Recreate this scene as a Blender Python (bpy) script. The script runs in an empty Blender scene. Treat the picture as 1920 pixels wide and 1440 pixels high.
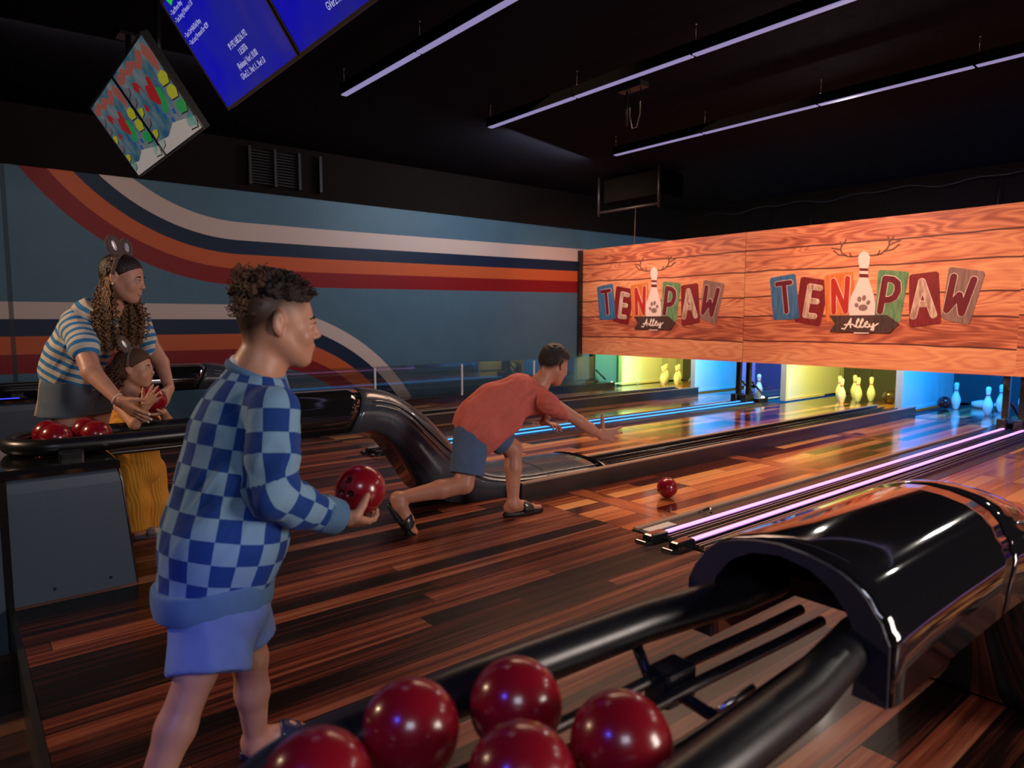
import bpy, math, random
import numpy as np
from mathutils import Vector, Matrix, noise
random.seed(7)
C = bpy.context.scene.collection
sc = bpy.context.scene
# ------------------------------------------------------------------ camera, world, light, exposure
CAMH, PITCH, YAW, FPX = 1.25, math.atan(120/1290), math.radians(50.8), 1290.0
cam_d = bpy.data.cameras.new('camera'); cam = bpy.data.objects.new('camera', cam_d); C.objects.link(cam)
cam_d.sensor_width = 36; cam_d.lens = FPX/1920*36; cam_d.clip_start = .02
cam.location = (0, 0, CAMH); cam.rotation_euler = (math.pi/2-PITCH, 0, YAW)
cam_d.dof.use_dof = True; cam_d.dof.focus_distance = 3.6; cam_d.dof.aperture_fstop = 3.0
sc.camera = cam
sc.view_settings.view_transform = 'Standard'; sc.view_settings.look = 'None'
sc.view_settings.gamma = 1; sc.view_settings.use_curve_mapping = False
sc.view_settings.exposure = 0.0
w = bpy.data.worlds.new('world'); sc.world = w; w.use_nodes = True
w.node_tree.nodes['Background'].inputs[0].default_value = (.30, .34, .55, 1)
w.node_tree.nodes['Background'].inputs[1].default_value = .012

def look(o, tgt):
    o.rotation_euler = (Vector(tgt)-o.location).to_track_quat('-Z', 'Y').to_euler()
def area(name, loc, tgt, size, power, col, sy=None, spread=180):
    d = bpy.data.lights.new(name, 'AREA'); d.energy = power; d.color = col; d.size = size
    if sy: d.shape = 'RECTANGLE'; d.size_y = sy
    d.spread = math.radians(spread)
    o = bpy.data.objects.new(name, d); C.objects.link(o); o.location = loc; look(o, tgt); return o
def spot(name, loc, tgt, power, col, ang=60, blend=.6, r=.04):
    d = bpy.data.lights.new(name, 'SPOT'); d.energy = power; d.color = col
    d.spot_size = math.radians(ang); d.spot_blend = blend; d.shadow_soft_size = r
    o = bpy.data.objects.new(name, d); C.objects.link(o); o.location = loc; look(o, tgt); return o
def point(name, loc, power, col, r=.05):
    d = bpy.data.lights.new(name, 'POINT'); d.energy = power; d.color = col; d.shadow_soft_size = r
    o = bpy.data.objects.new(name, d); C.objects.link(o); o.location = loc; return o
# house lights: warm floods on the printed fascia and lanes; side softbox added to light the players and reflect in the hood
for sx, p in ((-7.4, 135), (-4.1, 150), (-.8, 135)):
    area('fascia_flood', (sx, 6.9, 3.42), (sx, 9.0, 1.5), 1.2, p*.30, (1, .61, .45), .3, 110)
area('lane_flood', (-4.2, 5.6, 3.35), (-3.4, 5.4, 0), 4.5, 105, (1, .62, .42), 1.2, 120)
area('side_softbox', (2.7, 3.4, 1.55), (-2.2, 1.4, .9), 1.1, 125, (1, .84, .76), 1.6)
area('approach_fill', (1.6, -.9, 3.0), (-2.5, 1.2, .7), 1.0, 27, (.80, .82, 1.0), .8)
spot('warm_rim', (-5.6, -2.6, 3.1), (-3.6, 1.2, .9), 460, (1, .66, .42), 64)
area('mural_wash', (-6.6, 6.2, 3.3), (-9.0, 5.6, 1.6), 1.8, 46, (.85, .9, 1.0), .4)
area('mural_wash', (-6.4, 1.2, 3.35), (-9.0, 1.4, 1.4), 1.8, 8, (1, .88, .8), .4)
spot('blue_spot', (-.55, -.5, 1.75), (-.95, .9, .6), 20, (.05, .08, 1.0), 34, .5, .012)
spot('blue_spot', (-.2, -.75, 1.35), (-1.75, .62, .25), 45, (.12, .14, 1.0), 26, .8, .012)
for lx, ly in ((-.3, 6.5), (.75, 5.9), (-3.3, 6.9)): area('lane_lamp', (lx, ly, 2.85), (-.9 if lx > -2 else -3.9, 1.6, .8), .13, 6.5, (1, .93, .85))
# coloured lights inside the pin bays, one per lane
bay_cols = [(.95, .88, .14), (.0, .34, 1), (.95, .88, .14), (.0, .27, 1), (.12, .08, 1), (.3, .1, 1)]
BX = [-8.93, -7.25, -5.57, -3.89, -2.21, -.53]
for i, (bx, bc) in enumerate(zip(BX, bay_cols)):
    area('bay_light', (bx+1.15, 9.75, 1.35), (bx+.55, 10.7, .25), .7, (48, 74, 48, 82, 45, 30)[i], bc, .2)
spot('green_spot', (-8.1, 9.3, 1.2), (-9.0, 9.75, .5), 95, (.0, 1, .25), 60)
spot('violet_spot', (-5.85, 9.7, 1.2), (-6.75, 11.88, .45), 260, (.25, .0, 1), 40)

# ------------------------------------------------------------------ materials
def nt_new(name):
    m = bpy.data.materials.new(name); m.use_nodes = True
    return m, m.node_tree, m.node_tree.nodes['Principled BSDF']
def mat(name, col, rough=.5, metal=0, coat=0, bump=0, bscale=60, emit=None, es=0, sss=0, trans=0, spec=.5):
    m, t, b = nt_new(name)
    b.inputs['Base Color'].default_value = (*col, 1); b.inputs['Roughness'].default_value = rough
    b.inputs['Metallic'].default_value = metal; b.inputs['Coat Weight'].default_value = coat
    b.inputs['Coat Roughness'].default_value = .05
    b.inputs['Specular IOR Level'].default_value = spec
    if sss: b.inputs['Subsurface Weight'].default_value = sss; b.inputs['Subsurface Scale'].default_value = .01
    if trans: b.inputs['Transmission Weight'].default_value = trans
    if emit: b.inputs['Emission Color'].default_value = (*emit, 1); b.inputs['Emission Strength'].default_value = es
    # a little procedural variation on every surface
    tc = t.nodes.new('ShaderNodeTexCoord'); n = t.nodes.new('ShaderNodeTexNoise'); n.inputs['Scale'].default_value = bscale
    t.links.new(tc.outputs['Object'], n.inputs['Vector'])
    if bump:
        bp = t.nodes.new('ShaderNodeBump'); bp.inputs['Strength'].default_value = bump; bp.inputs['Distance'].default_value = .01
        t.links.new(n.outputs[0], bp.inputs['Height']); t.links.new(bp.outputs[0], b.inputs['Normal'])
    mr = t.nodes.new('ShaderNodeMapRange'); mr.inputs[3].default_value = rough*.88; mr.inputs[4].default_value = min(1, rough*1.12)
    t.links.new(n.outputs[0], mr.inputs[0]); t.links.new(mr.outputs[0], b.inputs['Roughness'])
    return m
class NX:
    """tiny node-expression builder"""
    def __init__(s, t): s.t = t
    def v(s, x, inp):
        if isinstance(x, (int, float)): inp.default_value = x
        else: s.t.links.new(x, inp)
    def m(s, op, a, b=0., c=0.):
        n = s.t.nodes.new('ShaderNodeMath'); n.operation = op
        s.v(a, n.inputs[0]); s.v(b, n.inputs[1]); s.v(c, n.inputs[2]); return n.outputs[0]
    def xyz(s, kind='Object'):
        tc = s.t.nodes.new('ShaderNodeTexCoord'); sp = s.t.nodes.new('ShaderNodeSeparateXYZ')
        s.t.links.new(tc.outputs[kind], sp.inputs[0]); return sp.outputs
    def comb(s, x, y, z=0.):
        n = s.t.nodes.new('ShaderNodeCombineXYZ'); s.v(x, n.inputs[0]); s.v(y, n.inputs[1]); s.v(z, n.inputs[2]); return n.outputs[0]
    def white(s, vec):
        n = s.t.nodes.new('ShaderNodeTexWhiteNoise'); n.noise_dimensions = '3D'; s.t.links.new(vec, n.inputs['Vector']); return n.outputs['Value']
    def noise(s, vec, sc=1., det=4., ro=.5, dist=0.):
        n = s.t.nodes.new('ShaderNodeTexNoise'); s.t.links.new(vec, n.inputs['Vector']); n.inputs['Scale'].default_value = sc
        n.inputs['Detail'].default_value = det; n.inputs['Roughness'].default_value = ro; n.inputs['Distortion'].default_value = dist; return n.outputs[0]
    def ramp(s, f, stops, const=False):
        n = s.t.nodes.new('ShaderNodeValToRGB'); s.t.links.new(f, n.inputs[0]); e = n.color_ramp.elements
        if const: n.color_ramp.interpolation = 'CONSTANT'
        while len(e) < len(stops): e.new(.5)
        for i, (p, c) in enumerate(stops): e[i].position = p; e[i].color = (*c, 1)
        return n.outputs[0]
    def mix(s, f, a, b, mode='MIX'):
        n = s.t.nodes.new('ShaderNodeMix'); n.data_type = 'RGBA'; n.blend_type = mode
        s.v(f, n.inputs[0])
        for x, i in ((a, 6), (b, 7)):
            if isinstance(x, tuple): n.inputs[i].default_value = (*x, 1)
            else: s.t.links.new(x, n.inputs[i])
        return n.outputs[2]
    def attr(s, name):
        n = s.t.nodes.new('ShaderNodeAttribute'); n.attribute_name = name; return n.outputs['Fac']
def wood_floor(name, pw, pl, cols, rough, seam=.004, bands=None, coat=.3, streak=.6, gain=2.3, fine=38.):
    """planks along world Y; bands=(y0, period, halfwidth) adds cross boards; x/y are world metres (meshes keep world scale)"""
    m, t, b = nt_new(name); N = NX(t); X, Y, Z = N.xyz('Object')
    row = N.m('FLOOR', N.m('DIVIDE', X, pw))
    off = N.m('MULTIPLY', N.white(N.comb(row, 3.7)), 7.3)
    yy = N.m('ADD', N.m('DIVIDE', Y, pl), off)
    col = N.m('FLOOR', yy)
    pid = N.white(N.comb(row, col, 1.3))
    g1 = N.noise(N.comb(N.m('MULTIPLY', X, fine), N.m('MULTIPLY', Y, .9), N.m('MULTIPLY', pid, 19.)), 1., 5., .66, .12)
    g2 = N.noise(N.comb(N.m('MULTIPLY', X, 13.), N.m('MULTIPLY', Y, .5), N.m('MULTIPLY', pid, 37.)), 1., 3., .5, .2)
    f = N.m('ADD', N.m('MULTIPLY', pid, 1-streak), N.m('MULTIPLY', N.m('ADD', N.m('MULTIPLY', g1, .6), N.m('MULTIPLY', g2, .4)), streak*1.0))
    f = N.m('MULTIPLY_ADD', N.m('SUBTRACT', f, .5), gain, .5)
    c = N.ramp(f, cols)
    fx = N.m('FRACT', N.m('DIVIDE', X, pw)); sx = N.m('LESS_THAN', N.m('MINIMUM', fx, N.m('SUBTRACT', 1., fx)), seam/pw)
    fy = N.m('FRACT', yy); sy = N.m('LESS_THAN', N.m('MINIMUM', fy, N.m('SUBTRACT', 1., fy)), seam*.6/pl)
    sm = N.m('MAXIMUM', sx, sy)
    if bands:
        y0, per, hw = bands
        r2 = N.m('FLOOR', N.m('DIVIDE', N.m('SUBTRACT', Y, y0), per))
        d = N.m('ABSOLUTE', N.m('SUBTRACT', N.m('FRACT', N.m('ADD', N.m('DIVIDE', N.m('SUBTRACT', Y, y0), per), .5)), .5))
        d = N.m('MULTIPLY', d, per)
        isb = N.m('LESS_THAN', d, hw)
        gb = N.noise(N.comb(N.m('MULTIPLY', X, 2.), N.m('MULTIPLY', Y, 45.), r2), 1., 4., .6)
        gb = N.m('MULTIPLY_ADD', N.m('SUBTRACT', gb, .5), 1.5, .56)
        c = N.mix(isb, c, N.ramp(gb, cols))
        e = N.m('LESS_THAN', N.m('ABSOLUTE', N.m('SUBTRACT', d, hw)), .007)
        sm = N.m('MAXIMUM', N.m('MULTIPLY', sm, N.m('SUBTRACT', 1., isb)), e)
    c = N.mix(N.m('MULTIPLY', sm, .85), c, (.006, .003, .002))
    t.links.new(c, b.inputs['Base Color'])
    mr = t.nodes.new('ShaderNodeMapRange'); t.links.new(g1, mr.inputs[0]); mr.inputs[3].default_value = rough*.7; mr.inputs[4].default_value = rough*1.35
    t.links.new(mr.outputs[0], b.inputs['Roughness'])
    b.inputs['Coat Weight'].default_value = coat; b.inputs['Coat Roughness'].default_value = .12; b.inputs['Specular IOR Level'].default_value = .5 if coat > .5 else .22
    bp = t.nodes.new('ShaderNodeBump'); bp.inputs['Strength'].default_value = .15; bp.inputs['Distance'].default_value = .004
    t.links.new(N.m('SUBTRACT', g1, sm), bp.inputs['Height']); t.links.new(bp.outputs[0], b.inputs['Normal'])
    return m
M = {}
M['deck'] = wood_floor('approach_planks', .105, 2.8, [(0, (.003, .002, .002)), (.32, (.012, .005, .004)), (.48, (.070, .016, .010)), (.62, (.155, .036, .018)), (.80, (.27, .080, .040)), (1, (.36, .17, .10))], .34, .0032, coat=.10, streak=.76, gain=2.7, fine=36.)
M['lane'] = wood_floor('lane_planks', .115, 1.9, [(0, (.020, .005, .004)), (.26, (.075, .016, .009)), (.46, (.22, .050, .020)), (.66, (.46, .14, .045)), (1, (.78, .36, .12))], .16, .003, (3.49, 2.02, .085), coat=.7, streak=.45)
M['low_floor'] = wood_floor('lower_planks', .16, 1.2, [(0, (.01, .005, .004)), (.5, (.05, .02, .012)), (1, (.14, .06, .03))], .35, coat=.1)
M['black'] = mat('black_plastic', (.008, .008, .010), .28, coat=.3)
M['gloss'] = mat('gloss_black', (.010, .010, .012), .07, coat=1, bscale=3)
M['hood'] = mat('satin_charcoal', (.050, .058, .075), .28, coat=.5, bscale=8)
M['lip'] = mat('dark_navy_plastic', (.018, .018, .034), .45)
M['panel'] = mat('slate_panel', (.085, .120, .165), .42, coat=.1, bump=.02, bscale=200)
M['rubber'] = mat('black_rubber', (.008, .008, .009), .33)
M['metal'] = mat('brushed_metal', (.42, .40, .38), .3, 1)
M['dmetal'] = mat('dark_metal', (.10, .09, .085), .35, .9)
M['beige'] = mat('beige_trim', (.30, .21, .155), .4)
M['grey'] = mat('grey_gutter', (.030, .026, .024), .35, coat=.2)
M['white'] = mat('white_plastic', (.75, .75, .72), .3)
M['ceil'] = mat('ceiling_black', (.006, .0055, .009), .9, spec=.05, bump=.2, bscale=8)
M['upper'] = mat('upper_wall_black', (.012, .009, .008), .9, spec=.05, bump=.2, bscale=6)
M['screenback'] = mat('tv_plastic', (.012, .012, .013), .35)
M['red'] = mat('red_ball', (.25, .005, .012), .24, coat=.35, bscale=4)
M['hole'] = mat('ball_hole', (.03, .002, .004), .6)
M['pin'] = mat('pin_white', (.82, .82, .78), .22, coat=.4)
M['pinred'] = mat('pin_red', (.45, .02, .02), .3)
M['bay'] = mat('bay_board', (.78, .78, .74), .35, bscale=10)
M['baytrim'] = mat('bay_edge', (.80, .66, .42), .4)
M['curtain'] = mat('bay_curtain', (.07, .07, .085), .8)
def emat(name, col, s):
    m, t, b = nt_new(name); b.inputs['Base Color'].default_value = (.02, .02, .02, 1)
    b.inputs['Emission Color'].default_value = (*col, 1); b.inputs['Emission Strength'].default_value = s; return m
M['pinkled'] = emat('pink_led', (.80, .30, 1.0), 2.2)
M['blueled'] = emat('blue_led', (.05, .35, 1.0), 2.2)
M['diff'] = emat('lamp_diffuser', (.42, .36, .70), .62)
M['bulb'] = emat('bulb', (1, .85, .5), 3.0)
M['bluedot'] = emat('blue_indicator', (.02, .03, 1.0), 5.0)

# mural: four painted stripes that curve up to the left and down to the right
def mural_mat():
    m, t, b = nt_new('mural_paint'); N = NX(t); X, Y, Z = N.xyz('Object')
    def band(e, lo, hi): return N.m('MULTIPLY', N.m('GREATER_THAN', e, lo), N.m('LESS_THAN', e, hi))
    YC = 2.92
    dy = N.m('SUBTRACT', YC, Y)
    # upper set: radius measured from a centre above; to the right it runs straight with a slight rise
    r = N.m('SQRT', N.m('ADD', N.m('POWER', dy, 2.), N.m('POWER', N.m('SUBTRACT', Z, 4.445), 2.)))
    zs = N.m('SUBTRACT', Z, N.m('MULTIPLY', N.m('MAXIMUM', N.m('SUBTRACT', Y, 4.), 0.), .0105))
    up = N.m('SUBTRACT', 4.445, zs)
    isl = N.m('LESS_THAN', Y, YC)
    e1 = N.m('ADD', N.m('MULTIPLY', isl, r), N.m('MULTIPLY', N.m('SUBTRACT', 1., isl), up))
    below = N.m('LESS_THAN', Z, 4.445)
    # lower set: straight to the left, then an arc down about a centre below
    r2 = N.m('SQRT', N.m('ADD', N.m('POWER', dy, 2.), N.m('POWER', N.m('ADD', Z, 1.485), 2.)))
    st = N.m('ADD', Z, 1.485)
    e2 = N.m('ADD', N.m('MULTIPLY', isl, st), N.m('MULTIPLY', N.m('SUBTRACT', 1., isl), r2))
    nz = N.noise(N.comb(X, Y, Z), 2.5, 3.)
    base = N.ramp(nz, [(.2, (.068, .142, .198)), (.8, (.082, .166, .228))])
    seam = N.m('LESS_THAN', N.m('ABSOLUTE', N.m('SUBTRACT', Y, .52)), .022)
    cr, nv, og, rd = (.62, .48, .42), (.006, .020, .052), (.56, .105, .032), (.24, .008, .012)
    c = base
    for lo, hi, k in ((1.965, 2.190, cr), (2.190, 2.365, nv), (2.365, 2.550, og), (2.550, 2.755, rd)):
        c = N.mix(N.m('MULTIPLY', band(e1, lo, hi), below), c, k)
    for lo, hi, k in ((2.745, 2.93, cr), (2.56, 2.745, nv), (2.365, 2.56, og), (2.160, 2.365, rd)):
        c = N.mix(band(e2, lo, hi), c, k)
    c = N.mix(N.m('MULTIPLY', seam, .75), c, (.02, .03, .04))
    t.links.new(c, b.inputs['Base Color']); b.inputs['Roughness'].default_value = .45; b.inputs['Specular IOR Level'].default_value = .22
    bp = t.nodes.new('ShaderNodeBump'); bp.inputs['Strength'].default_value = .06; bp.inputs['Distance'].default_value = .004
    t.links.new(N.noise(N.comb(X, Y, Z), 45., 3.), bp.inputs['Height']); t.links.new(bp.outputs[0], b.inputs['Normal'])
    return m
M['mural'] = mural_mat()
def sign_wood():
    m, t, b = nt_new('fascia_print'); N = NX(t); X, Y, Z = N.xyz('Object')
    # hand-drawn boards: board edges wander gently in z
    wv = N.m('MULTIPLY', N.m('SUBTRACT', N.noise(N.comb(N.m('MULTIPLY', X, .9), 0., N.m('MULTIPLY', Z, .6)), 1., 2.), .5), .10)
    zz = N.m('ADD', N.m('ADD', Z, .635), wv)   # the board's own origin sits at its lower edge
    idx = 0.; sm = 0.
    for zb in (2.235, 1.93, 1.572, 1.298, .947):
        g = N.m('GREATER_THAN', zz, zb); idx = N.m('ADD', g, idx)
        sm = N.m('MAXIMUM', N.m('LESS_THAN', N.m('ABSOLUTE', N.m('SUBTRACT', zz, zb)), .0095), sm)
        
    g1 = N.noise(N.comb(N.m('MULTIPLY', X, 2.2), N.m('MULTIPLY', idx, 5.1), N.m('MULTIPLY', zz, 60.)), 1., 7., .66, .6)
    g0 = N.noise(N.comb(N.m('MULTIPLY', X, .8), N.m('MULTIPLY', idx, 9.1), N.m('MULTIPLY', zz, 3.)), 1., 3., .5, .3)
    rg = N.noise(N.comb(N.m('MULTIPLY', X, .55), N.m('MULTIPLY', idx, 2.3), N.m('MULTIPLY', zz, 3.2)), 1., 2., .4, .5)
    rings = N.m('MULTIPLY_ADD', N.m('SINE', N.m('MULTIPLY', rg, 95.)), .5, .5)
    f = N.m('ADD', N.m('ADD', N.m('MULTIPLY', g1, .50), N.m('MULTIPLY', rings, .14)), N.m('MULTIPLY', g0, .42))
    f = N.m('ADD', f, N.m('MULTIPLY', N.m('SUBTRACT', N.white(N.comb(idx, 4.)), .5), .18))
    c = N.ramp(f, [(.26, (.20, .035, .020)), (.43, (.47, .115, .055)), (.55, (.74, .25, .115)), (.72, (.88, .38, .17)), (1, (.96, .54, .28))])
    c = N.mix(N.m('MULTIPLY', sm, .92), c, (.06, .010, .010))
    t.links.new(c, b.inputs['Base Color']); b.inputs['Roughness'].default_value = .5
    return m
M['sign'] = sign_wood()
def worn(name, col, col2):
    m, t, b = nt_new(name); N = NX(t); X, Y, Z = N.xyz('Object')
    g = N.noise(N.comb(N.m('MULTIPLY', X, 30.), Y, N.m('MULTIPLY', Z, 4.)), 1., 5., .6)
    t.links.new(N.ramp(g, [(.35, col), (.68, col2)]), b.inputs['Base Color']); b.inputs['Roughness'].default_value = .6
    return m
M['tblue'] = worn('tile_blue', (.022, .10, .25), (.09, .23, .39))
M['tred'] = worn('tile_red', (.14, .004, .008), (.28, .012, .014))
M['torange'] = worn('tile_orange', (.60, .13, .016), (.76, .25, .06))
M['tgreen'] = worn('tile_green', (.065, .18, .065), (.22, .37, .16))
M['ttan'] = worn('tile_tan', (.19, .095, .075), (.36, .21, .17))
M['lred'] = worn('letter_red', (.115, .003, .011), (.19, .006, .014))
M['lbright'] = worn('letter_bright_red', (.42, .012, .008), (.52, .03, .012))
M['llight'] = worn('letter_light', (.28, .13, .06), (.80, .58, .46))
M['lcream'] = mat('print_cream', (.90, .74, .62), .6)
M['lpin'] = mat('print_pin', (.86, .68, .60), .45)
M['lgrey'] = mat('print_paw', (.26, .15, .13), .6)
M['lbrown'] = worn('banner_brown', (.035, .016, .014), (.10, .045, .035))
M['antler'] = mat('antler_brown', (.20, .07, .035), .6)

# ------------------------------------------------------------------ mesh helpers
class MB:
    def __init__(s): s.v = []; s.f = []; s.mi = []; s.sm = []
    def add(s, vs, fs, mi=0, sm=False):
        n = len(s.v); s.v += [tuple(map(float, p)) for p in vs]; s.f += [tuple(i+n for i in f) for f in fs]
        s.mi += [mi]*len(fs); s.sm += [sm]*len(fs)
    def box(s, x0, x1, y0, y1, z0, z1, mi=0):
        s.add([(x, y, z) for z in (z0, z1) for y in (y0, y1) for x in (x0, x1)],
              [(0, 2, 3, 1), (4, 5, 7, 6), (0, 1, 5, 4), (2, 6, 7, 3), (0, 4, 6, 2), (1, 3, 7, 5)], mi)
    def bbox(s, x0, x1, y0, y1, z0, z1, r=.01, mi=0):
        """box with bevelled vertical and top edges"""
        rings = []
        for z, i in ((z0, 0), (z1-r, 0), (z1-r*.3, r*.3), (z1, r)):
            ring = []
            for cx, cy, a0 in ((x1-r, y1-r, 0), (x0+r, y1-r, 90), (x0+r, y0+r, 180), (x1-r, y0+r, 270)):
                for a in (0, 30, 60, 90):
                    q = math.radians(a0+a); ring.append((cx+(r-i*.9)*math.cos(q), cy+(r-i*.9)*math.sin(q), z))
            rings.append(ring)
        s.loft(rings, mi=mi, sm=False)
    def loft(s, rings, closed=True, cap=True, mi=0, sm=True):
        n = len(rings[0]); vs = [p for r in rings for p in r]; fs = []
        for i in range(len(rings)-1):
            for j in range(n if closed else n-1):
                k = (j+1) % n; fs.append((i*n+j, i*n+k, (i+1)*n+k, (i+1)*n+j))
        s.add(vs, fs, mi, sm)
        if cap and closed:
            b = len(s.v)-len(vs)
            s.f += [tuple(b+j for j in reversed(range(n))), tuple(b+(len(rings)-1)*n+j for j in range(n))]
            s.mi += [mi, mi]; s.sm += [False, False]
    def tube(s, pts, r, n=12, mi=0, closed=False, cap=True):
        pts = [Vector(p) for p in pts]; rings = []; L = len(pts); prev = None
        for i, p in enumerate(pts):
            if closed: d = pts[(i+1) % L]-pts[i-1]
            else: d = pts[min(i+1, L-1)]-pts[max(i-1, 0)]
            d.normalize()
            if prev is None:
                a = Vector((0, 0, 1)) if abs(d.z) < .9 else Vector((1, 0, 0)); u = d.cross(a).normalized()
            else: u = (prev-d*prev.dot(d)).normalized()
            prev = u; v = d.cross(u); rr = r[i] if isinstance(r, (list, tuple)) else r
            rings.append([p+u*rr*math.cos(2*math.pi*k/n)+v*rr*math.sin(2*math.pi*k/n) for k in range(n)])
        if closed: rings.append(rings[0])
        s.loft(rings, mi=mi, cap=cap and not closed)
    def lathe(s, prof, c=(0, 0, 0), n=24, mi=0, ax='z'):
        rings = []
        for r, h in prof:
            ring = []
            for k in range(n):
                a = 2*math.pi*k/n; x, y = r*math.cos(a), r*math.sin(a)
                ring.append({'z': (c[0]+x, c[1]+y, c[2]+h), 'y': (c[0]+x, c[1]+h, c[2]-y), 'x': (c[0]+h, c[1]+x, c[2]+y)}[ax])
            rings.append(ring)
        s.loft(rings, mi=mi)
    def sphere(s, c, r, n=20, m=12, mi=0):
        if not isinstance(r, (tuple, list)): r = (r, r, r)
        prof = [(max(1e-4, math.sin(math.pi*i/m)), -math.cos(math.pi*i/m)) for i in range(m+1)]
        b = len(s.v); s.lathe(prof, n=n, mi=mi)
        for i in range(b, len(s.v)):
            x, y, z = s.v[i]; s.v[i] = (c[0]+x*r[0], c[1]+y*r[1], c[2]+z*r[2])
    def prism(s, poly, y0, y1, mi=0):
        """poly in x-z, extruded along y (y1 = front, nearer the players, smaller)"""
        n = len(poly); s.add([(x, y0, z) for x, z in poly]+[(x, y1, z) for x, z in poly],
            [tuple(range(n)), tuple(reversed(range(n, 2*n)))]+[(i, n+i, n+(i+1) % n, (i+1) % n) for i in range(n)], mi)
    def stroke(s, pts, w, y0, y1, mi=0, cap=True):
        """thick poly-line in x-z as overlapping slabs with round joints, extruded from y0 to y1"""
        st = -1 if y1 < y0 else 1
        for i_, (a, b) in enumerate(zip(pts[:-1], pts[1:])):
            y1 += st*(.00012 if len(pts) < 9 else .00003)
            dx, dz = b[0]-a[0], b[1]-a[1]; L = math.hypot(dx, dz) or 1e-6; nx, nz = -dz/L*w/2, dx/L*w/2
            s.prism([(a[0]+nx, a[1]+nz), (a[0]-nx, a[1]-nz), (b[0]-nx, b[1]-nz), (b[0]+nx, b[1]+nz)][::-1], y0, y1, mi)
        for p in pts:
            y1 += st*(.00012 if len(pts) < 9 else .00003)
            s.prism([(p[0]+w/2*math.cos(q*math.pi/6), p[1]+w/2*math.sin(q*math.pi/6)) for q in range(12)], y0, y1, mi)
def origin_of(p):
    o = Vector((0, 0, 0))
    while p is not None: o += p.location; p = p.parent
    return o
def raw_obj(name, vs, fs, mats, parent=None, mi=None, sm=True, loc=None):
    me = bpy.data.meshes.new(name); o = bpy.data.objects.new(name, me); C.objects.link(o)
    vs = np.asarray(vs, dtype=np.float64)
    if parent is not None: o.parent = parent; vs = vs-np.array(origin_of(parent))
    elif loc is not None: o.location = loc; vs = vs-np.array(loc)
    me.from_pydata(vs.tolist(), [], fs if isinstance(fs, list) else fs.tolist())
    for m in (mats if isinstance(mats, (list, tuple)) else [mats]): me.materials.append(m if not isinstance(m, str) else M[m])
    if mi is not None: me.polygons.foreach_set('material_index', mi)
    me.polygons.foreach_set('use_smooth', sm if isinstance(sm, list) else [sm]*len(me.polygons))
    me.update(); return o
def obj(name, mb, mats, parent=None, loc=None, smooth=None):
    if parent is None and loc is None:
        a = np.array(mb.v); loc = ((a[:, 0].min()+a[:, 0].max())/2, (a[:, 1].min()+a[:, 1].max())/2, a[:, 2].min())
    sm = mb.sm if smooth is None else [smooth]*len(mb.f)
    return raw_obj(name, mb.v, mb.f, mats, parent, mb.mi, sm, loc)
def tag(o, label=None, cat=None, group=None, kind=None):
    if label: o['label'] = label
    if cat: o['category'] = cat
    if group: o['group'] = group
    if kind: o['kind'] = kind
    return o
def thing(name, label, cat, loc=(0, 0, 0), group=None):
    o = bpy.data.objects.new(name, None); C.objects.link(o); o.location = loc; o.empty_display_size = .1
    return tag(o, label, cat, group)
def struct(name, mb, m, loc=(0, 0, 0)): return tag(obj(name, mb, m, None, loc), kind='structure')
def dup(root, loc, label=None, group=None):
    def cp(o, par):
        c = o.copy(); C.objects.link(c)
        if par is not None: c.parent = par
        for ch in [x for x in bpy.data.objects if x.parent == o]: cp(ch, c)
        return c
    r = cp(root, None); r.location = loc
    if label: r['label'] = label
    if group: r['group'] = group
    return r
def text_mesh(s, size, place, mb_parent, name, m, w=1.):
    """lettering from the built-in font as a thin mesh; place(u, v) -> world point"""
    cu = bpy.data.curves.new('t', 'FONT'); cu.body = s; cu.size = size; cu.resolution_u = 2
    o = bpy.data.objects.new('t', cu); C.objects.link(o)
    dg = bpy.context.evaluated_depsgraph_get(); me = o.evaluated_get(dg).to_mesh()
    vs = [place(v.co.x*w, v.co.y) for v in me.vertices]; fs = [tuple(p.vertices) for p in me.polygons]
    o.to_mesh_clear(); bpy.data.objects.remove(o)
    return vs, fs
M['void'] = mat('matt_black', (.003, .003, .003), .9, spec=.02)
# ------------------------------------------------------------------ the room
PITCHX = 3.365
g = MB(); g.box(-9.03, 3.4, .15, 3.08, -.05, 0); struct('floor', g, 'deck')
g = MB(); g.box(-9.03, 3.4, -4.2, .15, -.25, -.195); struct('floor_lower', g, 'low_floor')
g = MB(); g.box(-9.03, 3.4, .128, .15, -.195, .004); struct('trim_1', g, 'dmetal')
g = MB(); g.box(-9.03, 3.4, 3.06, 11.98, -.12, -.05); struct('floor_under_lanes', g, 'curtain')
g = MB(); g.box(-9.15, -9.03, -4.2, 12.0, -.25, 2.875); struct('wall_left', g, 'mural')
g = MB(); g.box(-9.15, -9.0, -4.2, 12.0, 2.875, 3.5); struct('wall_left_upper', g, 'upper')
g = MB(); g.box(-9.15, 3.4, 11.98, 12.1, -.2, 3.5); struct('wall_back', g, 'upper')
g = MB(); g.box(3.4, 3.5, -4.2, 12.1, -.25, 3.5); struct('wall_right', g, 'upper')
g = MB(); g.box(-9.15, 3.5, -4.3, -4.2, -.25, 3.5); struct('wall_rear', g, 'upper')
g = MB(); g.box(-9.15, 3.5, -4.3, 12.1, 3.5, 3.6); struct('ceiling', g, 'ceil')
g = MB(); g.box(-9.03, -8.72, 3.1, 9.6, -.05, .09); struct('baseboard_left', g, 'black')

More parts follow.
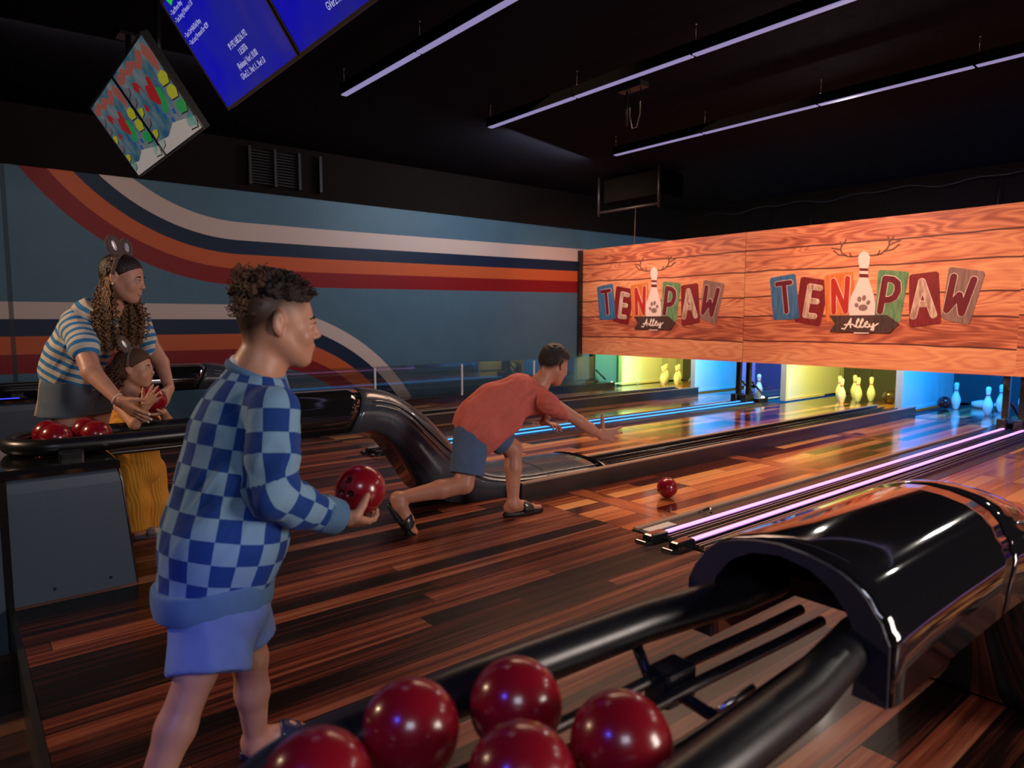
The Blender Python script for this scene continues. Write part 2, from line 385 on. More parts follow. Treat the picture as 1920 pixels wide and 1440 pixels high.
# ------------------------------------------------------------------ lanes, gutters, dividers, light rails
lane_x = [(-8.72, -7.44), (-6.93, -6.03), (-5.37, -4.08), (-3.57, -2.66), (-2.00, -.71), (-.20, .70)]
lane_lab = ['printed plank lane beside the striped mural wall', 'printed plank lane left of the blue light strips',
    'printed plank lane right of the blue light strips, ending at the yellow lit pin bay', 'printed plank lane with the rolling red ball, left of the pink light strips',
    'printed plank lane right of the pink light strips, behind the near glossy hood', 'printed plank lane at the right edge of the picture']
for (x0, x1), lb in zip(lane_x, lane_lab):
    g = MB(); g.box(x0, x1, 3.08, 11.9, -.04, .001); tag(obj('bowling_lane', g, 'lane', None, (0, 0, 0)), lb, 'lane', 'bowling lanes')

def divider(dx, lab):
    r = thing('lane_divider', lab, 'lane divider', (-3.825+dx, 7, 0))
    g = MB()
    g.box(-3.60+dx, -3.57+dx, 3.0, 9.7, -.04, .118); g.box(-4.08+dx, -4.05+dx, 3.0, 9.7, -.04, .095)
    g.box(-4.05+dx, -3.60+dx, 3.0, 9.7, -.04, .035); obj('side_board', g, 'grey', r)
    g = MB(); g.box(-3.612+dx, -3.563+dx, 3.0, 9.72, .118, .128); obj('top_rail', g, 'beige', r); g = MB(); g.box(-4.085+dx, -4.04+dx, 3.0, 9.72, .095, .104); obj('top_rail', g, 'beige', r)
    g = MB()
    for x in (-3.70, -3.76, -3.93): g.tube([(x+dx, 4.1, .085), (x+dx, 9.6, .085)], .014, 8)
    g.box(-3.98+dx, -3.66+dx, 4.0, 9.6, .03, .065); obj('ball_track', g, 'black', r)
    return r
for k, lb in ((-1, 'dark raised ball track divider between the two far left lanes'), (0, 'dark raised ball track divider in front of the crouching boy'), (1, 'dark raised ball track divider behind the near hood')):
    divider(k*PITCHX, lb)

def light_rail(dx, led, lab):
    r = thing('light_rail', lab, 'light strip', (-2.36+dx, 6, 0))
    g = MB(); g.box(-2.66+dx, -2.0+dx, 3.1, 9.6, -.04, .004); obj('gutter_tray', g, 'grey', r)
    g = MB(); g.box(-2.655+dx, -2.62+dx, 3.1, 9.2, .004, .018); obj('lane_edge', g, 'beige', r)
    g = MB()
    for x in (-2.405, -2.375, -2.33, -2.205, -2.185, -2.15, -2.11): g.box(x-.005+dx, x+.005+dx, 3.1, 9.2, .004, .026)
    g.box(-2.30+dx, -2.292+dx, 3.1, 9.2, .004, .03); obj('ridge', g, 'metal', r)
    for x in (-2.445, -2.26):
        g = MB(); g.box(x-.026+dx, x+.026+dx, 3.08, 9.25, .004, .030); h = obj('rail_body', g, 'black', r)
        g = MB(); g.box(x-.015+dx, x+.015+dx, 3.13, 9.22, .030, .037); obj('light_strip', g, led, h)
        g = MB(); g.bbox(x-.04+dx, x+.04+dx, 2.97, 3.13, 0, .05, .02); g.bbox(x-.055+dx, x+.03+dx, 2.93, 3.02, 0, .02, .01); obj('end_boot', g, 'gloss', r)
    g = MB(); g.box(-2.60+dx, -2.535+dx, 3.12, 3.36, .006, .014); obj('white_plate', g, 'white', r)
    g = MB(); g.tube([(-2.6+dx, 3.72, .02), (-2.56+dx, 3.74, .045), (-2.52+dx, 3.69, .03)], .009, 8); obj('latch', g, 'metal', r)
    return r
light_rail(0, 'pinkled', 'pair of glowing pink light strips running down to the pins')
light_rail(-PITCHX, 'blueled', 'pair of glowing blue light strips behind the crouching boy')
light_rail(PITCHX, 'pinkled', 'pair of light strips beyond the near lanes')

# glass ball guard in front of the mural
r = thing('glass_guard', 'low clear glass guard with white posts along the mural wall', 'glass guard', (-8.7, 5.8, .09))
m_, t_, b_ = nt_new('guard_glass'); b_.inputs['Base Color'].default_value = (.02, .03, .035, 1); b_.inputs['Transmission Weight'].default_value = 0
b_.inputs['Roughness'].default_value = .02; b_.inputs['Coat Weight'].default_value = 1; b_.inputs['Coat IOR'].default_value = 2.2; b_.inputs['Alpha'].default_value = .30
b_.inputs['Specular IOR Level'].default_value = 1; M['glass'] = m_
for y0, y1 in ((3.12, 4.595), (4.615, 6.085), (6.105, 7.56), (7.58, 9.0)):
    g = MB(); g.box(-8.706, -8.694, y0, y1, .11, .595); obj('glass_pane', g, 'glass', r)
for y in (3.11, 4.605, 6.095, 7.57):
    g = MB(); g.box(-8.712, -8.69, y-.014, y+.014, .09, .575); obj('post', g, 'white', r)

# ------------------------------------------------------------------ pin bays
bay_lab = ['board at the left end of the bays beside the wall, lit yellow', 'board lit sky blue behind the left fascia panel', 'board lit yellow right of the violet bay',
    'board lit pale blue left of the standing blue pins', 'board lit deep blue past the right pole', 'board beyond the right edge of the picture']
for i, bx in enumerate(BX):
    r = thing('bay_board', 'white upright lane '+bay_lab[i], 'divider board', (bx, 10.9, 0))
    g = MB(); g.box(bx-.03, bx+.03, 10.03, 11.9, .02, 1.7); obj('board', g, 'bay', r)  # unseen upper part added to block light spilling between the bays
    g = MB(); g.box(bx-.045, bx+.045, 9.97, 10.03, .0, 1.7); g.box(bx+.03, bx+.05, 10.03, 11.2, 0, .035); obj('front_edge', g, 'baytrim' if i in (0, 2) else 'bay', r)
g = MB(); g.box(-9.0, .7, 11.88, 11.95, 0, 2.4); tag(obj('bay_curtain', g, 'curtain'), 'dark curtain closing the back of the pin bays', 'curtain')

def pin_mb():
    prof = [(.026, 0), (.030, .004), (.040, .03), (.052, .075), (.0605, .114), (.059, .145), (.049, .185), (.033, .225), (.0245, .252), (.0235, .27), (.0265, .30), (.0315, .335), (.0315, .352), (.026, .370), (.014, .379), (.001, .381)]
    g = MB(); g.lathe(prof, n=24); return g
pm = obj('bowling_pin', pin_mb(), 'pin', None, (0, 0, 0)); tag(pm, 'x', 'pin', 'pins')
g = MB(); g.lathe([(.0285, .238), (.0275, .240), (.0262, .246), (.0262, .247), (.0285, .250)], n=24); g.lathe([(.0262, .262), (.0265, .263), (.0275, .274), (.0278, .276)], n=24)
obj('neck_stripe', g, 'pinred', pm)
def place_pin(x, y, z, lab, grp, rot=(0, 0, 0), cord=False):
    global pm, first_pin
    p = pm if first_pin else dup(pm, (x, y, z), lab, grp)
    first_pin = False; p.location = (x, y, z); p.rotation_euler = rot; p['label'] = lab; p['group'] = grp
    if cord:
        g = MB(); g.tube([(x, y, z+.375), (x, y, 1.6)], .003, 6); c = obj('cord', g, 'black', p)
first_pin = True
rows3 = [(-4.82, 10.30, 'nearest pin of the yellow rack right of centre'), (-5.06, 10.74, 'half hidden behind the nearest pin of the yellow rack right of centre'),
         (-4.75, 10.68, 'front one of the middle pair in the yellow rack right of centre'), (-5.00, 11.12, 'rear one of the middle pair in the yellow rack right of centre'), (-4.66, 10.92, 'lone pin at the right of the yellow rack right of centre')]
for x, y, l in rows3: place_pin(x, y, .001, 'white pin, '+l, 'pins in the yellow bay right of centre', cord=True)
rows1 = [(-8.26, 10.42, 'front pin of the left column in the far left bay'), (-8.50, 10.78, 'second pin of the left column in the far left bay'), (-8.72, 11.12, 'third pin of the left column in the far left bay'),
         (-8.22, 10.79, 'front pin of the right column in the far left bay'), (-8.42, 11.12, 'rear pin of the right column in the far left bay')]
for x, y, l in rows1: place_pin(x, y, .001, 'white pin, '+l, 'pins in the far left bay', cord=True)
for x, y, l in [(-3.50, 10.90, 'standing alone just right of the pale blue board'), (-3.00, 10.50, 'front pin standing in the blue bay at right'), (-2.99, 11.0, 'standing behind the front pin in the blue bay at right'), (-2.83, 11.36, 'half hidden by the right pole')]:
    place_pin(x, y, .001, 'blue lit bowling pin, '+l, 'pins in the right blue bay')
for x, y, rz, l in [(-3.42, 11.28, .4, 'toppled pin lying behind the leftmost blue pin'), (-3.08, 11.42, -.9, 'toppled pin lying beside another fallen one in the blue bay'), (-2.85, 11.5, .2, 'toppled pin lying past the right pole')]:
    place_pin(x, y, .058, 'bowling pin, '+l, 'fallen pins in the right blue bay', (math.pi/2*.98, 0, rz+1.2))
for x, y, l in [(-6.05, 10.08, 'standing right of the centre poles beside the violet wall'), (-6.27, 10.12, 'seen between the two centre poles'), (-6.0, 10.9, 'mostly hidden behind the violet bay pin')]:
    place_pin(x, y, .001, 'blue lit bowling pin, '+l, 'pins in the violet blue bay')

# poles with braces
for px, kind in ((-8.975, 'at the far left end of the fascia beside the mural'), (-5.90, 'left one of the pair under the fascia joint at centre'), (-5.735, 'right one of the pair under the fascia joint at centre'),
                 (-2.47, 'left one of the pair near the right edge'), (-2.31, 'right one of the pair near the right edge')):
    r = thing('support_pole', 'black steel pole, '+kind, 'pole', (px, 9.27, 0), 'support poles of the fascia')
    g = MB(); g.box(px-.032, px+.032, 9.24, 9.30, .0, 2.4); obj('upright', g, 'black', r)
    g = MB(); g.bbox(px-.05, px+.05, 9.13, 9.36, 0, .14, .012); obj('foot', g, 'black', r)
    g = MB(); g.tube([(px+.02, 9.33, .32), (px+.06, 9.55, .13)], .016, 6); g.box(px, px+.12, 9.36, 9.62, 0, .07); obj('brace', g, 'black', r)
for (x, y, l) in ((-5.66, 9.55, 'beside the centre poles'), (-8.82, 9.62, 'beside the leftmost pole')):
    r = thing('sensor_lamp', 'small glowing round lamp on a thin white bar '+l, 'lamp', (x, y, .01), 'sensor lamps')
    g = MB(); g.sphere((x, y, .07), .028, 14, 10); obj('bulb', g, 'bulb', r)
    g = MB(); g.box(x-.01, x+.01, y, y+.75, .045, .060); g.box(x-.02, x+.02, y-.02, y+.02, 0, .05); g.box(x-.01, x+.01, y+.72, y+.75, 0, .05); obj('bar', g, 'white', r)

# ------------------------------------------------------------------ balls
def make_ball(name, loc, lab, grp=None, rot=(0, 0, 0), m='red', R=.072):
    n, k = 96, 64; vs = []; fs = []; mi = []
    holes = [Vector((.20, -.12, .97)).normalized(), Vector((-.22, -.12, .97)).normalized(), Vector((0, .42, .90)).normalized()]
    for i in range(k+1):
        th = math.pi*i/k
        for j in range(n):
            a = 2*math.pi*j/n; d = Vector((math.sin(th)*math.sin(a), math.cos(th), math.sin(th)*math.cos(a)))
            q = min((d-h).length*R for h in holes)
            f = 1.0 if q > .0095 else 1-.30*min(1, (.0095-q)/.003)
            vs.append(tuple(d*R*f))
    for i in range(k):
        for j in range(n):
            q = (i*n+j, i*n+(j+1) % n, (i+1)*n+(j+1) % n, (i+1)*n+j); fs.append(q[::-1])
            c = (Vector(vs[q[0]])+Vector(vs[q[2]]))/2; mi.append(1 if c.length < R*.93 else 0)
    o = raw_obj(name, vs, fs, [m, 'hole'], None, mi, True); o.location = loc; o.rotation_euler = rot
    return tag(o, lab, 'ball', grp)
b0 = make_ball('bowling_ball', (-3.0, 3.86, .0735), 'red bowling ball rolling down the lane right of the crouching boy')
def ball(loc, lab, grp=None, rot=(0, 0, 0)):
    o = b0.copy(); C.objects.link(o); o.location = loc; o.rotation_euler = rot
    o['label'] = lab
    if grp: o['group'] = grp
    return o
BZ = .655
for x, y, l in [(-.832, .487, 'second from left of the row of near red balls'), (-.785, .648, 'highest in the picture, behind the others'), (-.615, .700, 'rightmost of the near red balls'), (-.645, .542, 'bottom edge middle one of the near red balls'), (-.80, .330, 'leftmost of the near balls, cut by the bottom edge')]:
    ball((x, y, BZ), 'near rack red ball, '+l, 'balls in the near rack', (2.6, random.uniform(-.4, .4), random.random()*6))
for x, y, l in [(-4.00, .375, 'second from left, in front'), (-4.155, .36, 'leftmost, by the curved rack end'), (-4.14, .525, 'rearmost, peeking between its neighbours'), (-3.985, .545, 'rightmost of the four')]:
    ball((x, y, BZ+.018), 'red ball in the left rack, '+l, 'balls in the left rack', (2.4, random.uniform(-.4, .4), random.random()*6))
M['darkball'] = mat('dark_ball', (.05, .03, .02), .2, coat=.5); M['maroon'] = mat('maroon_ball', (.12, .01, .012), .2, coat=.5)
make_ball('bowling_ball', (-4.35, 10.82, .104), 'dark bowling ball stopped right of the yellow lit pins', None, (0, 0, 0), 'darkball', .103)
make_ball('bowling_ball', (-3.63, 10.86, .09), 'maroon bowling ball against the pale blue board', None, (1, 0, 0), 'maroon', .085)
make_ball('bowling_ball', (-7.70, 10.62, .104), 'dark bowling ball stopped at the right of the far left yellow pins', None, (0, 0, 0), 'darkball', .103)

# ------------------------------------------------------------------ ball returns
SEC = [(-1, 0), (-1, .46), (-.985, .52), (-.95, .55), (-.93, .61), (-.90, .655), (-.86, .68), (-.80, .77), (-.68, .86), (-.50, .93), (-.25, .98)]
SEC = SEC+[(0, 1)]+[(-a, b) for a, b in reversed(SEC)]
INN = [(-.70, 0), (-.74, .30), (-.66, .56), (-.50, .74), (-.28, .85), (0, .89)]; INN = INN+[(-a, b) for a, b in reversed(INN[:-1])]
def lerp_tab(tab, y):
    for (y0, a), (y1, b) in zip(tab[:-1], tab[1:]):
        if y <= y1:
            t = (y-y0)/(y1-y0); t = max(0, t); return a+(b-a)*t
    return tab[-1][1]
def smooth_tab(tab, y, h=.05): return sum(lerp_tab(tab, y+d*h) for d in (-1, -.5, 0, .5, 1))/5
TOP = [(1.2, .815), (1.95, .815), (2.15, .785), (2.34, .71), (2.50, .61), (2.62, .47), (2.72, .34), (2.84, .235), (3.0, .175), (3.25, .150), (4.3, .135)]
UND = [(1.2, .565), (2.02, .565), (2.15, .515), (2.27, .40), (2.40, .21), (2.52, .03), (2.66, .002), (4.3, .002)]
HWL = [(1.2, .215), (2.0, .215), (2.6, .26), (3.1, .335), (4.3, .345)]
def ball_return(dx, lab, hoodmat, rampmat, rail_detail=True):
    cx = -4.055+dx
    r = thing('ball_return', lab, 'ball return', (cx, 1.6, 0))
    # hood: hollow arch
    g = MB(); rings = []
    for y in [1.25, 1.262, 1.29, 1.4, 1.55, 1.7, 1.8, 1.85]:
        s = .965 if y == 1.25 else (.99 if y == 1.262 else 1.)
        zt, zb = .815, .565; flare = 1+.03*max(0, (1.5-y))/.25
        out = [(cx+a*.215*s*flare, y+(b*.13 if y > 1.84 else b*.13*(y-1.25)/.6), zb+(zt-zb)*(b*s if b > .1 else b)) for a, b in SEC]
        inn = [(cx+a*.215, y+(b*.13 if y > 1.84 else b*.13*(y-1.25)/.6), zb+(zt-zb)*b) for a, b in reversed(INN)]
        rings.append(out+inn)
    g.loft(rings, mi=0)
    hood = obj('hood', g, [hoodmat, 'lip'], r)
    # front frame face of the hood
    g = MB(); y = 1.2485
    o_ = [(cx+a*.215*.985, y-.006, .565+.25*b*.975) for a, b in SEC]; i_ = [(cx+a*.215, y-.006, .565+.25*b) for a, b in INN]
    # stitch outer and inner paths by arc fraction
    def res(p, n):
        L = [0]
        for a, b in zip(p[:-1], p[1:]): L.append(L[-1]+math.dist(a, b))
        out = []
        for k in range(n):
            t = L[-1]*k/(n-1); j = max(0, min(len(p)-2, sum(1 for q in L if q <= t)-1)); f = (t-L[j])/max(1e-9, L[j+1]-L[j])
            out.append(tuple(p[j][c]+(p[j+1][c]-p[j][c])*f for c in range(3)))
        return out
    a_, b_2 = res(o_, 41), res(i_, 41)
    vs = a_+b_2+[(p[0], p[1]+.03, p[2]) for p in a_]+[(p[0], p[1]+.03, p[2]) for p in b_2]
    fs = []
    for k in range(40): fs += [(k, k+1, 42+k, 41+k), (82+k, 123+k, 124+k, 83+k), (k, 82+k, 83+k, k+1), (41+k, 42+k, 124+k, 123+k)]
    g.add(vs, fs, 0, False); obj('front_frame', g, 'lip', r)
    g = MB(); g.bbox(cx-.17, cx+.17, 1.55, 1.83, .585, .64, .01); g.box(cx-.12, cx+.12, 1.80, 1.83, .60, .73); obj('inner_guide', g, 'black', r)
    # curved ramp cover
    g = MB(); rings = []
    ys = [1.862+.0*i for i in range(1)]+[1.9+.035*i for i in range(34)]+[3.12+.1*i for i in range(9)]
    for y in ys:
        zt, zb = smooth_tab(TOP, y), smooth_tab(UND, y, .03)
        if y < 1.9: zt -= .002
        hw = smooth_tab(HWL, y, .1); sl = .13*max(0, min(1, (2.4-y)/.5))
        rings.append([(cx+a*hw, y+b*sl, zb+(zt-zb)*b) for a, b in SEC])
    g.loft(rings); obj('ramp_cover', g, rampmat, r)
    g = MB(); hw = .347
    sec = [(cx+a*hw, b) for a, b in SEC]
    for y in (3.40,): g.loft([[(cx+a*hw, yy, .002+.146*b) for a, b in SEC] for yy in (y, y+.012)])
    obj('ramp_joint', g, 'black', r); g = MB()
    g.loft([[(cx+a*hw*1.002, yy, .004+zz*b) for a, b in SEC] for yy, zz in ((4.0, .136), (4.08, .10))]); obj('ramp_joint', g, 'black', r)
    g = MB()
    for zt_off, ax in ((0, .885), (0, .965)):
        pass
    for a, b in ((.94, .60), (.845, .72)):
        pts = []
        for i in range(60):
            y = 1.95+2.0*i/59; zt, zb = smooth_tab(TOP, y), smooth_tab(UND, y, .03); hw = smooth_tab(HWL, y, .1); sl = .13*max(0, min(1, (2.4-y)/.5))
            pts.append((cx+a*hw, y+b*sl, zb+(zt-zb)*b+.002))
        g.tube(pts, .0042, 6)
    obj('ridge', g, 'hoodridge', r)
    # rack: looped tube + inner rails
    xl, xr, z, rt = cx-.19, cx+.19, .65, .040
    def loop(x0, x1, z, yr, yf, n=14, dn=.065):
        R = (x1-x0)/2; c = (x0+x1)/2
        return [(x1-dn, yf, z), (x1-dn*.9, yf-.15, z), (x1-dn*.3, yf-.42, z), (x1, .62, z)]+[(c+R*math.cos(a), yr+R-R*math.sin(a), z) for a in [math.pi*i/n for i in range(n+1)]]+[(x0, .62, z), (x0+dn*.3, yf-.42, z), (x0+dn*.9, yf-.15, z), (x0+dn, yf, z)]
    g = MB(); g.tube(loop(xl, xr, z, .19, 1.45), rt, 18); obj('rack_tube', g, 'rubber', r)
    for ins, zz in ((.085, .578), (.135, .568)):
        g = MB(); g.tube(loop(xl+ins, xr-ins, zz, .19+ins, 1.5, 14, .02), .012, 10); obj('cradle_rail', g, 'dmetal', r)
    for y in (1.02,):
        g = MB(); g.tube([(xl+.01, y, .625), (xl+.05, y, .56), (cx, y, .545), (xr-.05, y, .56), (xr-.01, y, .625)], .012, 8)
        g.bbox(cx-.12, cx-.06, y-.04, y+.05, .535, .60, .01); obj('bracket', g, 'black', r)
        g = MB(); g.tube([(cx+.06, y-.06, .60), (cx+.075, y+.02, .62)], .006, 8); obj('chrome_clip', g, 'metal', r)
    if rail_detail: pass
    return r
M['hoodridge'] = mat('polished_ridge', (.30, .31, .33), .15, .8)
ball_return(0, 'ball return with dark curved ramp and looped rack between the two boys', 'gloss', 'hood')
ball_return(PITCHX, 'large glossy black ball return hood at the bottom right corner', 'gloss', 'gloss')
ball_return(-PITCHX, 'dark ball return hood behind the woman and child', 'gloss', 'hood')
def cabinet(dx, lab):
    x0, x1 = -4.50+dx, -3.61+dx
    r = thing('return_cabinet', lab, 'cabinet', ((x0+x1)/2, -.4, -.195))
    g = MB()
    def sec(z, i): return [(x1-i, .63-i-.05*max(0, z)/.57, z), (x0+i, .63-i-.05*max(0, z)/.57, z), (x0+i, .15, z), (x1-i, .15, z)]
    g.loft([sec(.0, 0), sec(.50, 0), sec(.545, .006), sec(.565, .03)], sm=False)
    g.box(x0, x1, -1.6, .12, -.195, .565); obj('body', g, 'panel', r)
    g = MB(); g.box(x1-.004, x1+.002, .120, .150, -.17, .56); obj('panel_joint', g, 'black', r)
    g = MB(); g.bbox(x0-.012, x1+.012, -1.62, .585, .565, .605, .02); obj('glossy_top', g, 'gloss', r)
    g = MB(); g.tube([(x1+.001, .630, .0), (x1+.001, .586, .5), (x1-.005, .575, .56)], .0045, 6)
    obj('edge_trim', g, 'metal', r)  # bright metal line stands in for the highlight along the panel edge
    for y, z in ((.30, .05), (.52, .05)): g = MB(); g.sphere((x1+.001, y, z), .007, 8, 6); obj('screw', g, 'black', r)
    g = MB(); g.bbox((x0+x1)/2-.05, (x0+x1)/2+.05, .30, .52, .605, .63, .01); obj('rack_mount', g, 'black', r); g = MB(); g.bbox(x1-.20, x1-.14, .36, .46, .60, .64, .01); obj('rack_mount', g, 'black', r)
    return r
cabinet(0, 'slate grey cabinet with glossy black top under the left rack')
cabinet(-PITCHX, 'dark cabinet with a glossy top at the far left edge')
# blue indicators on the far cabinet
r = thing('blue_light_strip', 'glowing blue light strip on the far cabinet at the left edge', 'light strip', (-7.1, -.05, .62))
g = MB(); g.tube([(-6.985, -.6, .60), (-6.985, .42, .60)], .008, 8); obj('glow_strip', g, 'bluedot', r)
g = MB(); g.box(-7.01, -6.99, -.65, .47, .588, .612); obj('channel', g, 'black', r)

# ------------------------------------------------------------------ printed fascia
def fascia(x0, lab, W=3.35):
    Y = 9.0
    r = thing('sign_panel', lab, 'sign', (x0+W/2, Y, .635))
    g = MB(); g.box(x0, x0+W, Y, Y+.05, .635, 2.51); obj('board', g, 'sign', r)
    g = MB()
    for x in (x0+.006, x0+W-.006): g = MB(); g.box(x-.006, x+.006, Y+.01, Y+.055, .63, 2.515); obj('edge_trim', g, 'black', r)
    def P(l): return [(x0+a, b) for a, b in l]
    def sgn(poly):
        A = sum(p[0]*q[1]-q[0]*p[1] for p, q in zip(poly, poly[1:]+poly[:1])); return poly if A > 0 else poly[::-1]
    def plate(name, poly, d, m, par=r, rad=.03):
        poly = sgn(poly); out = []
        n = len(poly)
        for i in range(n):
            a, p, b = Vector(poly[i-1]), Vector(poly[i]), Vector(poly[(i+1) % n])
            u, v = (a-p).normalized(), (b-p).normalized()
            for t in (0, .5, 1):
                q = p+u*rad*(1-t)**1.5+v*rad*t**1.5; out.append((q.x, q.y))
        g = MB(); g.prism(P(out), Y, Y-d); return obj(name, g, m, par)
    T = {
     'E': ([(.856, 1.838), (1.267, 1.763), (1.148, 1.162), (.784, 1.226)], 'tred', 'llight', .062, [[(.99, 1.701), (.938, 1.317)], [(.99, 1.701), (1.13, 1.672)], [(.964, 1.514), (1.092, 1.495)], [(.938, 1.314), (1.067, 1.3)]]),
     'N': ([(1.177, 1.83), (1.55, 1.874), (1.608, 1.267), (1.228, 1.219)], 'torange', 'lbright', .065, [[(1.306, 1.761), (1.328, 1.355)], [(1.306, 1.761), (1.482, 1.362)], [(1.489, 1.784), (1.482, 1.362)]]),
     'T': ([(.397, 1.838), (.776, 1.883), (.858, 1.268), (.475, 1.248)], 'tblue', 'lred', .066, [[(.515, 1.748), (.71, 1.765)], [(.617, 1.749), (.668, 1.369)]]),
     'P': ([(1.857, 1.875), (2.22, 1.83), (2.146, 1.214), (1.849, 1.267)], 'tgreen', 'lred', .075, [[(1.95, 1.76), (1.906, 1.358)], [(1.95, 1.76), (2.043, 1.744), (2.095, 1.697), (2.103, 1.608), (2.068, 1.527), (2.012, 1.499), (1.926, 1.496)]]),
     'W': ([(2.644, 1.864), (3.013, 1.788), (2.884, 1.189), (2.593, 1.266)], 'ttan', 'lred', .070, [[(2.701, 1.749), (2.645, 1.365), (2.768, 1.537), (2.801, 1.328), (2.905, 1.705)]]),
     'A': ([(2.221, 1.794), (2.538, 1.82), (2.596, 1.209), (2.253, 1.163)], 'tred', 'llight', .064, [[(2.367, 1.707), (2.294, 1.295)], [(2.367, 1.707), (2.513, 1.309)], [(2.327, 1.441), (2.467, 1.441)]]),
    }
    cn = {'tred': 'red', 'torange': 'orange', 'tblue': 'blue', 'tgreen': 'green', 'ttan': 'tan'}
    for i, (k, (poly, tm, lm, lw, st)) in enumerate(T.items()):
        d = .004+.0015*(i % 3)
        t = plate('letter_tile', poly, d, tm); t['label'] = f'worn {cn[tm]} board with the letter {k}'
        g = MB()
        for q_, s in enumerate(st): g.stroke(P(s), lw+.014, Y-d, Y-d-.0010-q_*.0011, 0)
        for q_, s in enumerate(st): g.stroke(P(s), lw, Y-d-.0008, Y-d-.0056-q_*.0011, 1)
        obj('letter', g, ['lcream', lm], t)
    # emblem: pin with stag antlers and a paw print
    L = [(1.679, 2.111), (1.639, 2.099), (1.612, 2.047), (1.619, 1.978), (1.634, 1.916), (1.637, 1.846), (1.634, 1.77), (1.59, 1.656), (1.537, 1.533), (1.52, 1.44), (1.532, 1.314), (1.566, 1.173), (1.604, 1.076)]
    Rr = [(1.729, 2.089), (1.76, 2.029), (1.755, 1.962), (1.742, 1.902), (1.742, 1.841), (1.752, 1.764), (1.786, 1.664), (1.829, 1.541), (1.85, 1.434), (1.847, 1.312), (1.824, 1.175), (1.784, 1.079)]
    g = MB()
    ga = MB()
    for s in ([(1.65, 2.068), (1.56, 2.055), (1.472, 2.063), (1.40, 2.11), (1.376, 2.161), (1.40, 2.22), (1.447, 2.277)], [(1.376, 2.161), (1.265, 2.185)], [(1.45, 2.075), (1.36, 2.09), (1.29, 2.15)], [(1.39, 2.20), (1.37, 2.255)], [(1.52, 2.06), (1.50, 2.10)],
              [(1.71, 2.062), (1.80, 2.055), (1.885, 2.07), (1.95, 2.12), (1.975, 2.17), (1.97, 2.22), (1.958, 2.265)], [(1.975, 2.165), (2.05, 2.20), (2.10, 2.215)], [(1.93, 2.095), (2.02, 2.11), (2.09, 2.165)], [(1.975, 2.20), (2.02, 2.26)], [(1.85, 2.06), (1.865, 2.105)]):
        (g if s[0][0] < 1.68 else ga).stroke(P(s), .017, Y, Y-.006)
    e = thing('emblem', None, None, (x0+1.68, Y, 1.07)); e.parent = r; e.location = Vector((x0+1.68, Y, 1.07))-r.location
    g2 = MB(); g2.prism(P(sgn(L[::-1]+Rr)), Y, Y-.012); em = e
    obj('pin_shape', g2, 'lpin', em); obj('antler', g, 'antler', em); obj('antler', ga, 'antler', em)
    g = MB(); g.prism(P(sgn([(1.634, 1.905), (1.742, 1.895), (1.741, 1.862), (1.636, 1.87)])), Y-.012, Y-.0135); g.prism(P(sgn([(1.637, 1.835), (1.743, 1.825), (1.750, 1.780), (1.634, 1.79)])), Y-.012, Y-.0135); obj('red_bands', g, 'lred', em)
    g = MB()
    for cxx, cz, rx, rz_, q in ((1.700, 1.405, .058, .042, 0), (1.619, 1.438, .024, .030, .3), (1.65, 1.512, .026, .036, .15), (1.708, 1.527, .026, .036, -.15), (1.762, 1.468, .024, .030, -.4)):
        g.prism(P([(cxx+rx*math.cos(a)*math.cos(q)-rz_*math.sin(a)*math.sin(q), cz+rx*math.cos(a)*math.sin(q)+rz_*math.sin(a)*math.cos(q)) for a in [2*math.pi*i/18 for i in range(18)]]), Y-.012, Y-.0135)
    obj('paw_print', g, 'lgrey', em)
    g = MB(); g.prism(P([(1.274, 1.308), (1.359, 1.204), (1.283, 1.099), (2.032, 1.093), (2.14, 1.207), (1.993, 1.312)]), Y-.012, Y-.016); b = obj('banner', g, 'lbrown', r)
    g = MB()
    for s in ([(1.445, 1.141), (1.482, 1.133), (1.526, 1.204), (1.559, 1.267), (1.552, 1.204), (1.559, 1.154)], [(1.479, 1.188), (1.58, 1.197), (1.613, 1.166), (1.662, 1.251), (1.651, 1.267), (1.633, 1.228), (1.631, 1.161), (1.659, 1.155), (1.713, 1.248), (1.703, 1.267), (1.683, 1.228), (1.682, 1.161), (1.708, 1.155), (1.733, 1.19), (1.77, 1.205), (1.762, 1.233), (1.738, 1.213), (1.738, 1.167), (1.773, 1.156), (1.796, 1.198), (1.795, 1.167), (1.824, 1.163), (1.84, 1.206), (1.847, 1.16), (1.841, 1.121), (1.811, 1.129), (1.853, 1.175), (1.896, 1.206)]):
        g.stroke(P(s), .016, Y-.016, Y-.018-.002*(len(s) > 9))
    obj('script_lettering', g, 'lcream', b)
    return r
fascia(-9.03, 'wood plank sign panel with letter tiles and antlered pin, smaller one beside the mural')
fascia(-5.685, 'wood plank sign panel with letter tiles and antlered pin, larger one right of centre')
fascia(-2.335, 'printed wood plank sign panel cut off by the right edge')
g = MB(); g.box(-9.03, -8.99, 8.90, 9.0, .6, 2.5); tag(obj('corner_post', g, 'black'), 'dark corner post where the mural meets the left sign panel', 'post')
r = thing('hanging_cable', 'thin pale cable hanging above the left sign panel', 'cable', (-7.8, 9.02, 2.5)); g = MB(); g.tube([(-7.80, 9.02, 2.5), (-7.80, 9.03, 3.0), (-7.79, 9.03, 3.5)], .006, 6); obj('cable', g, 'beige', r)

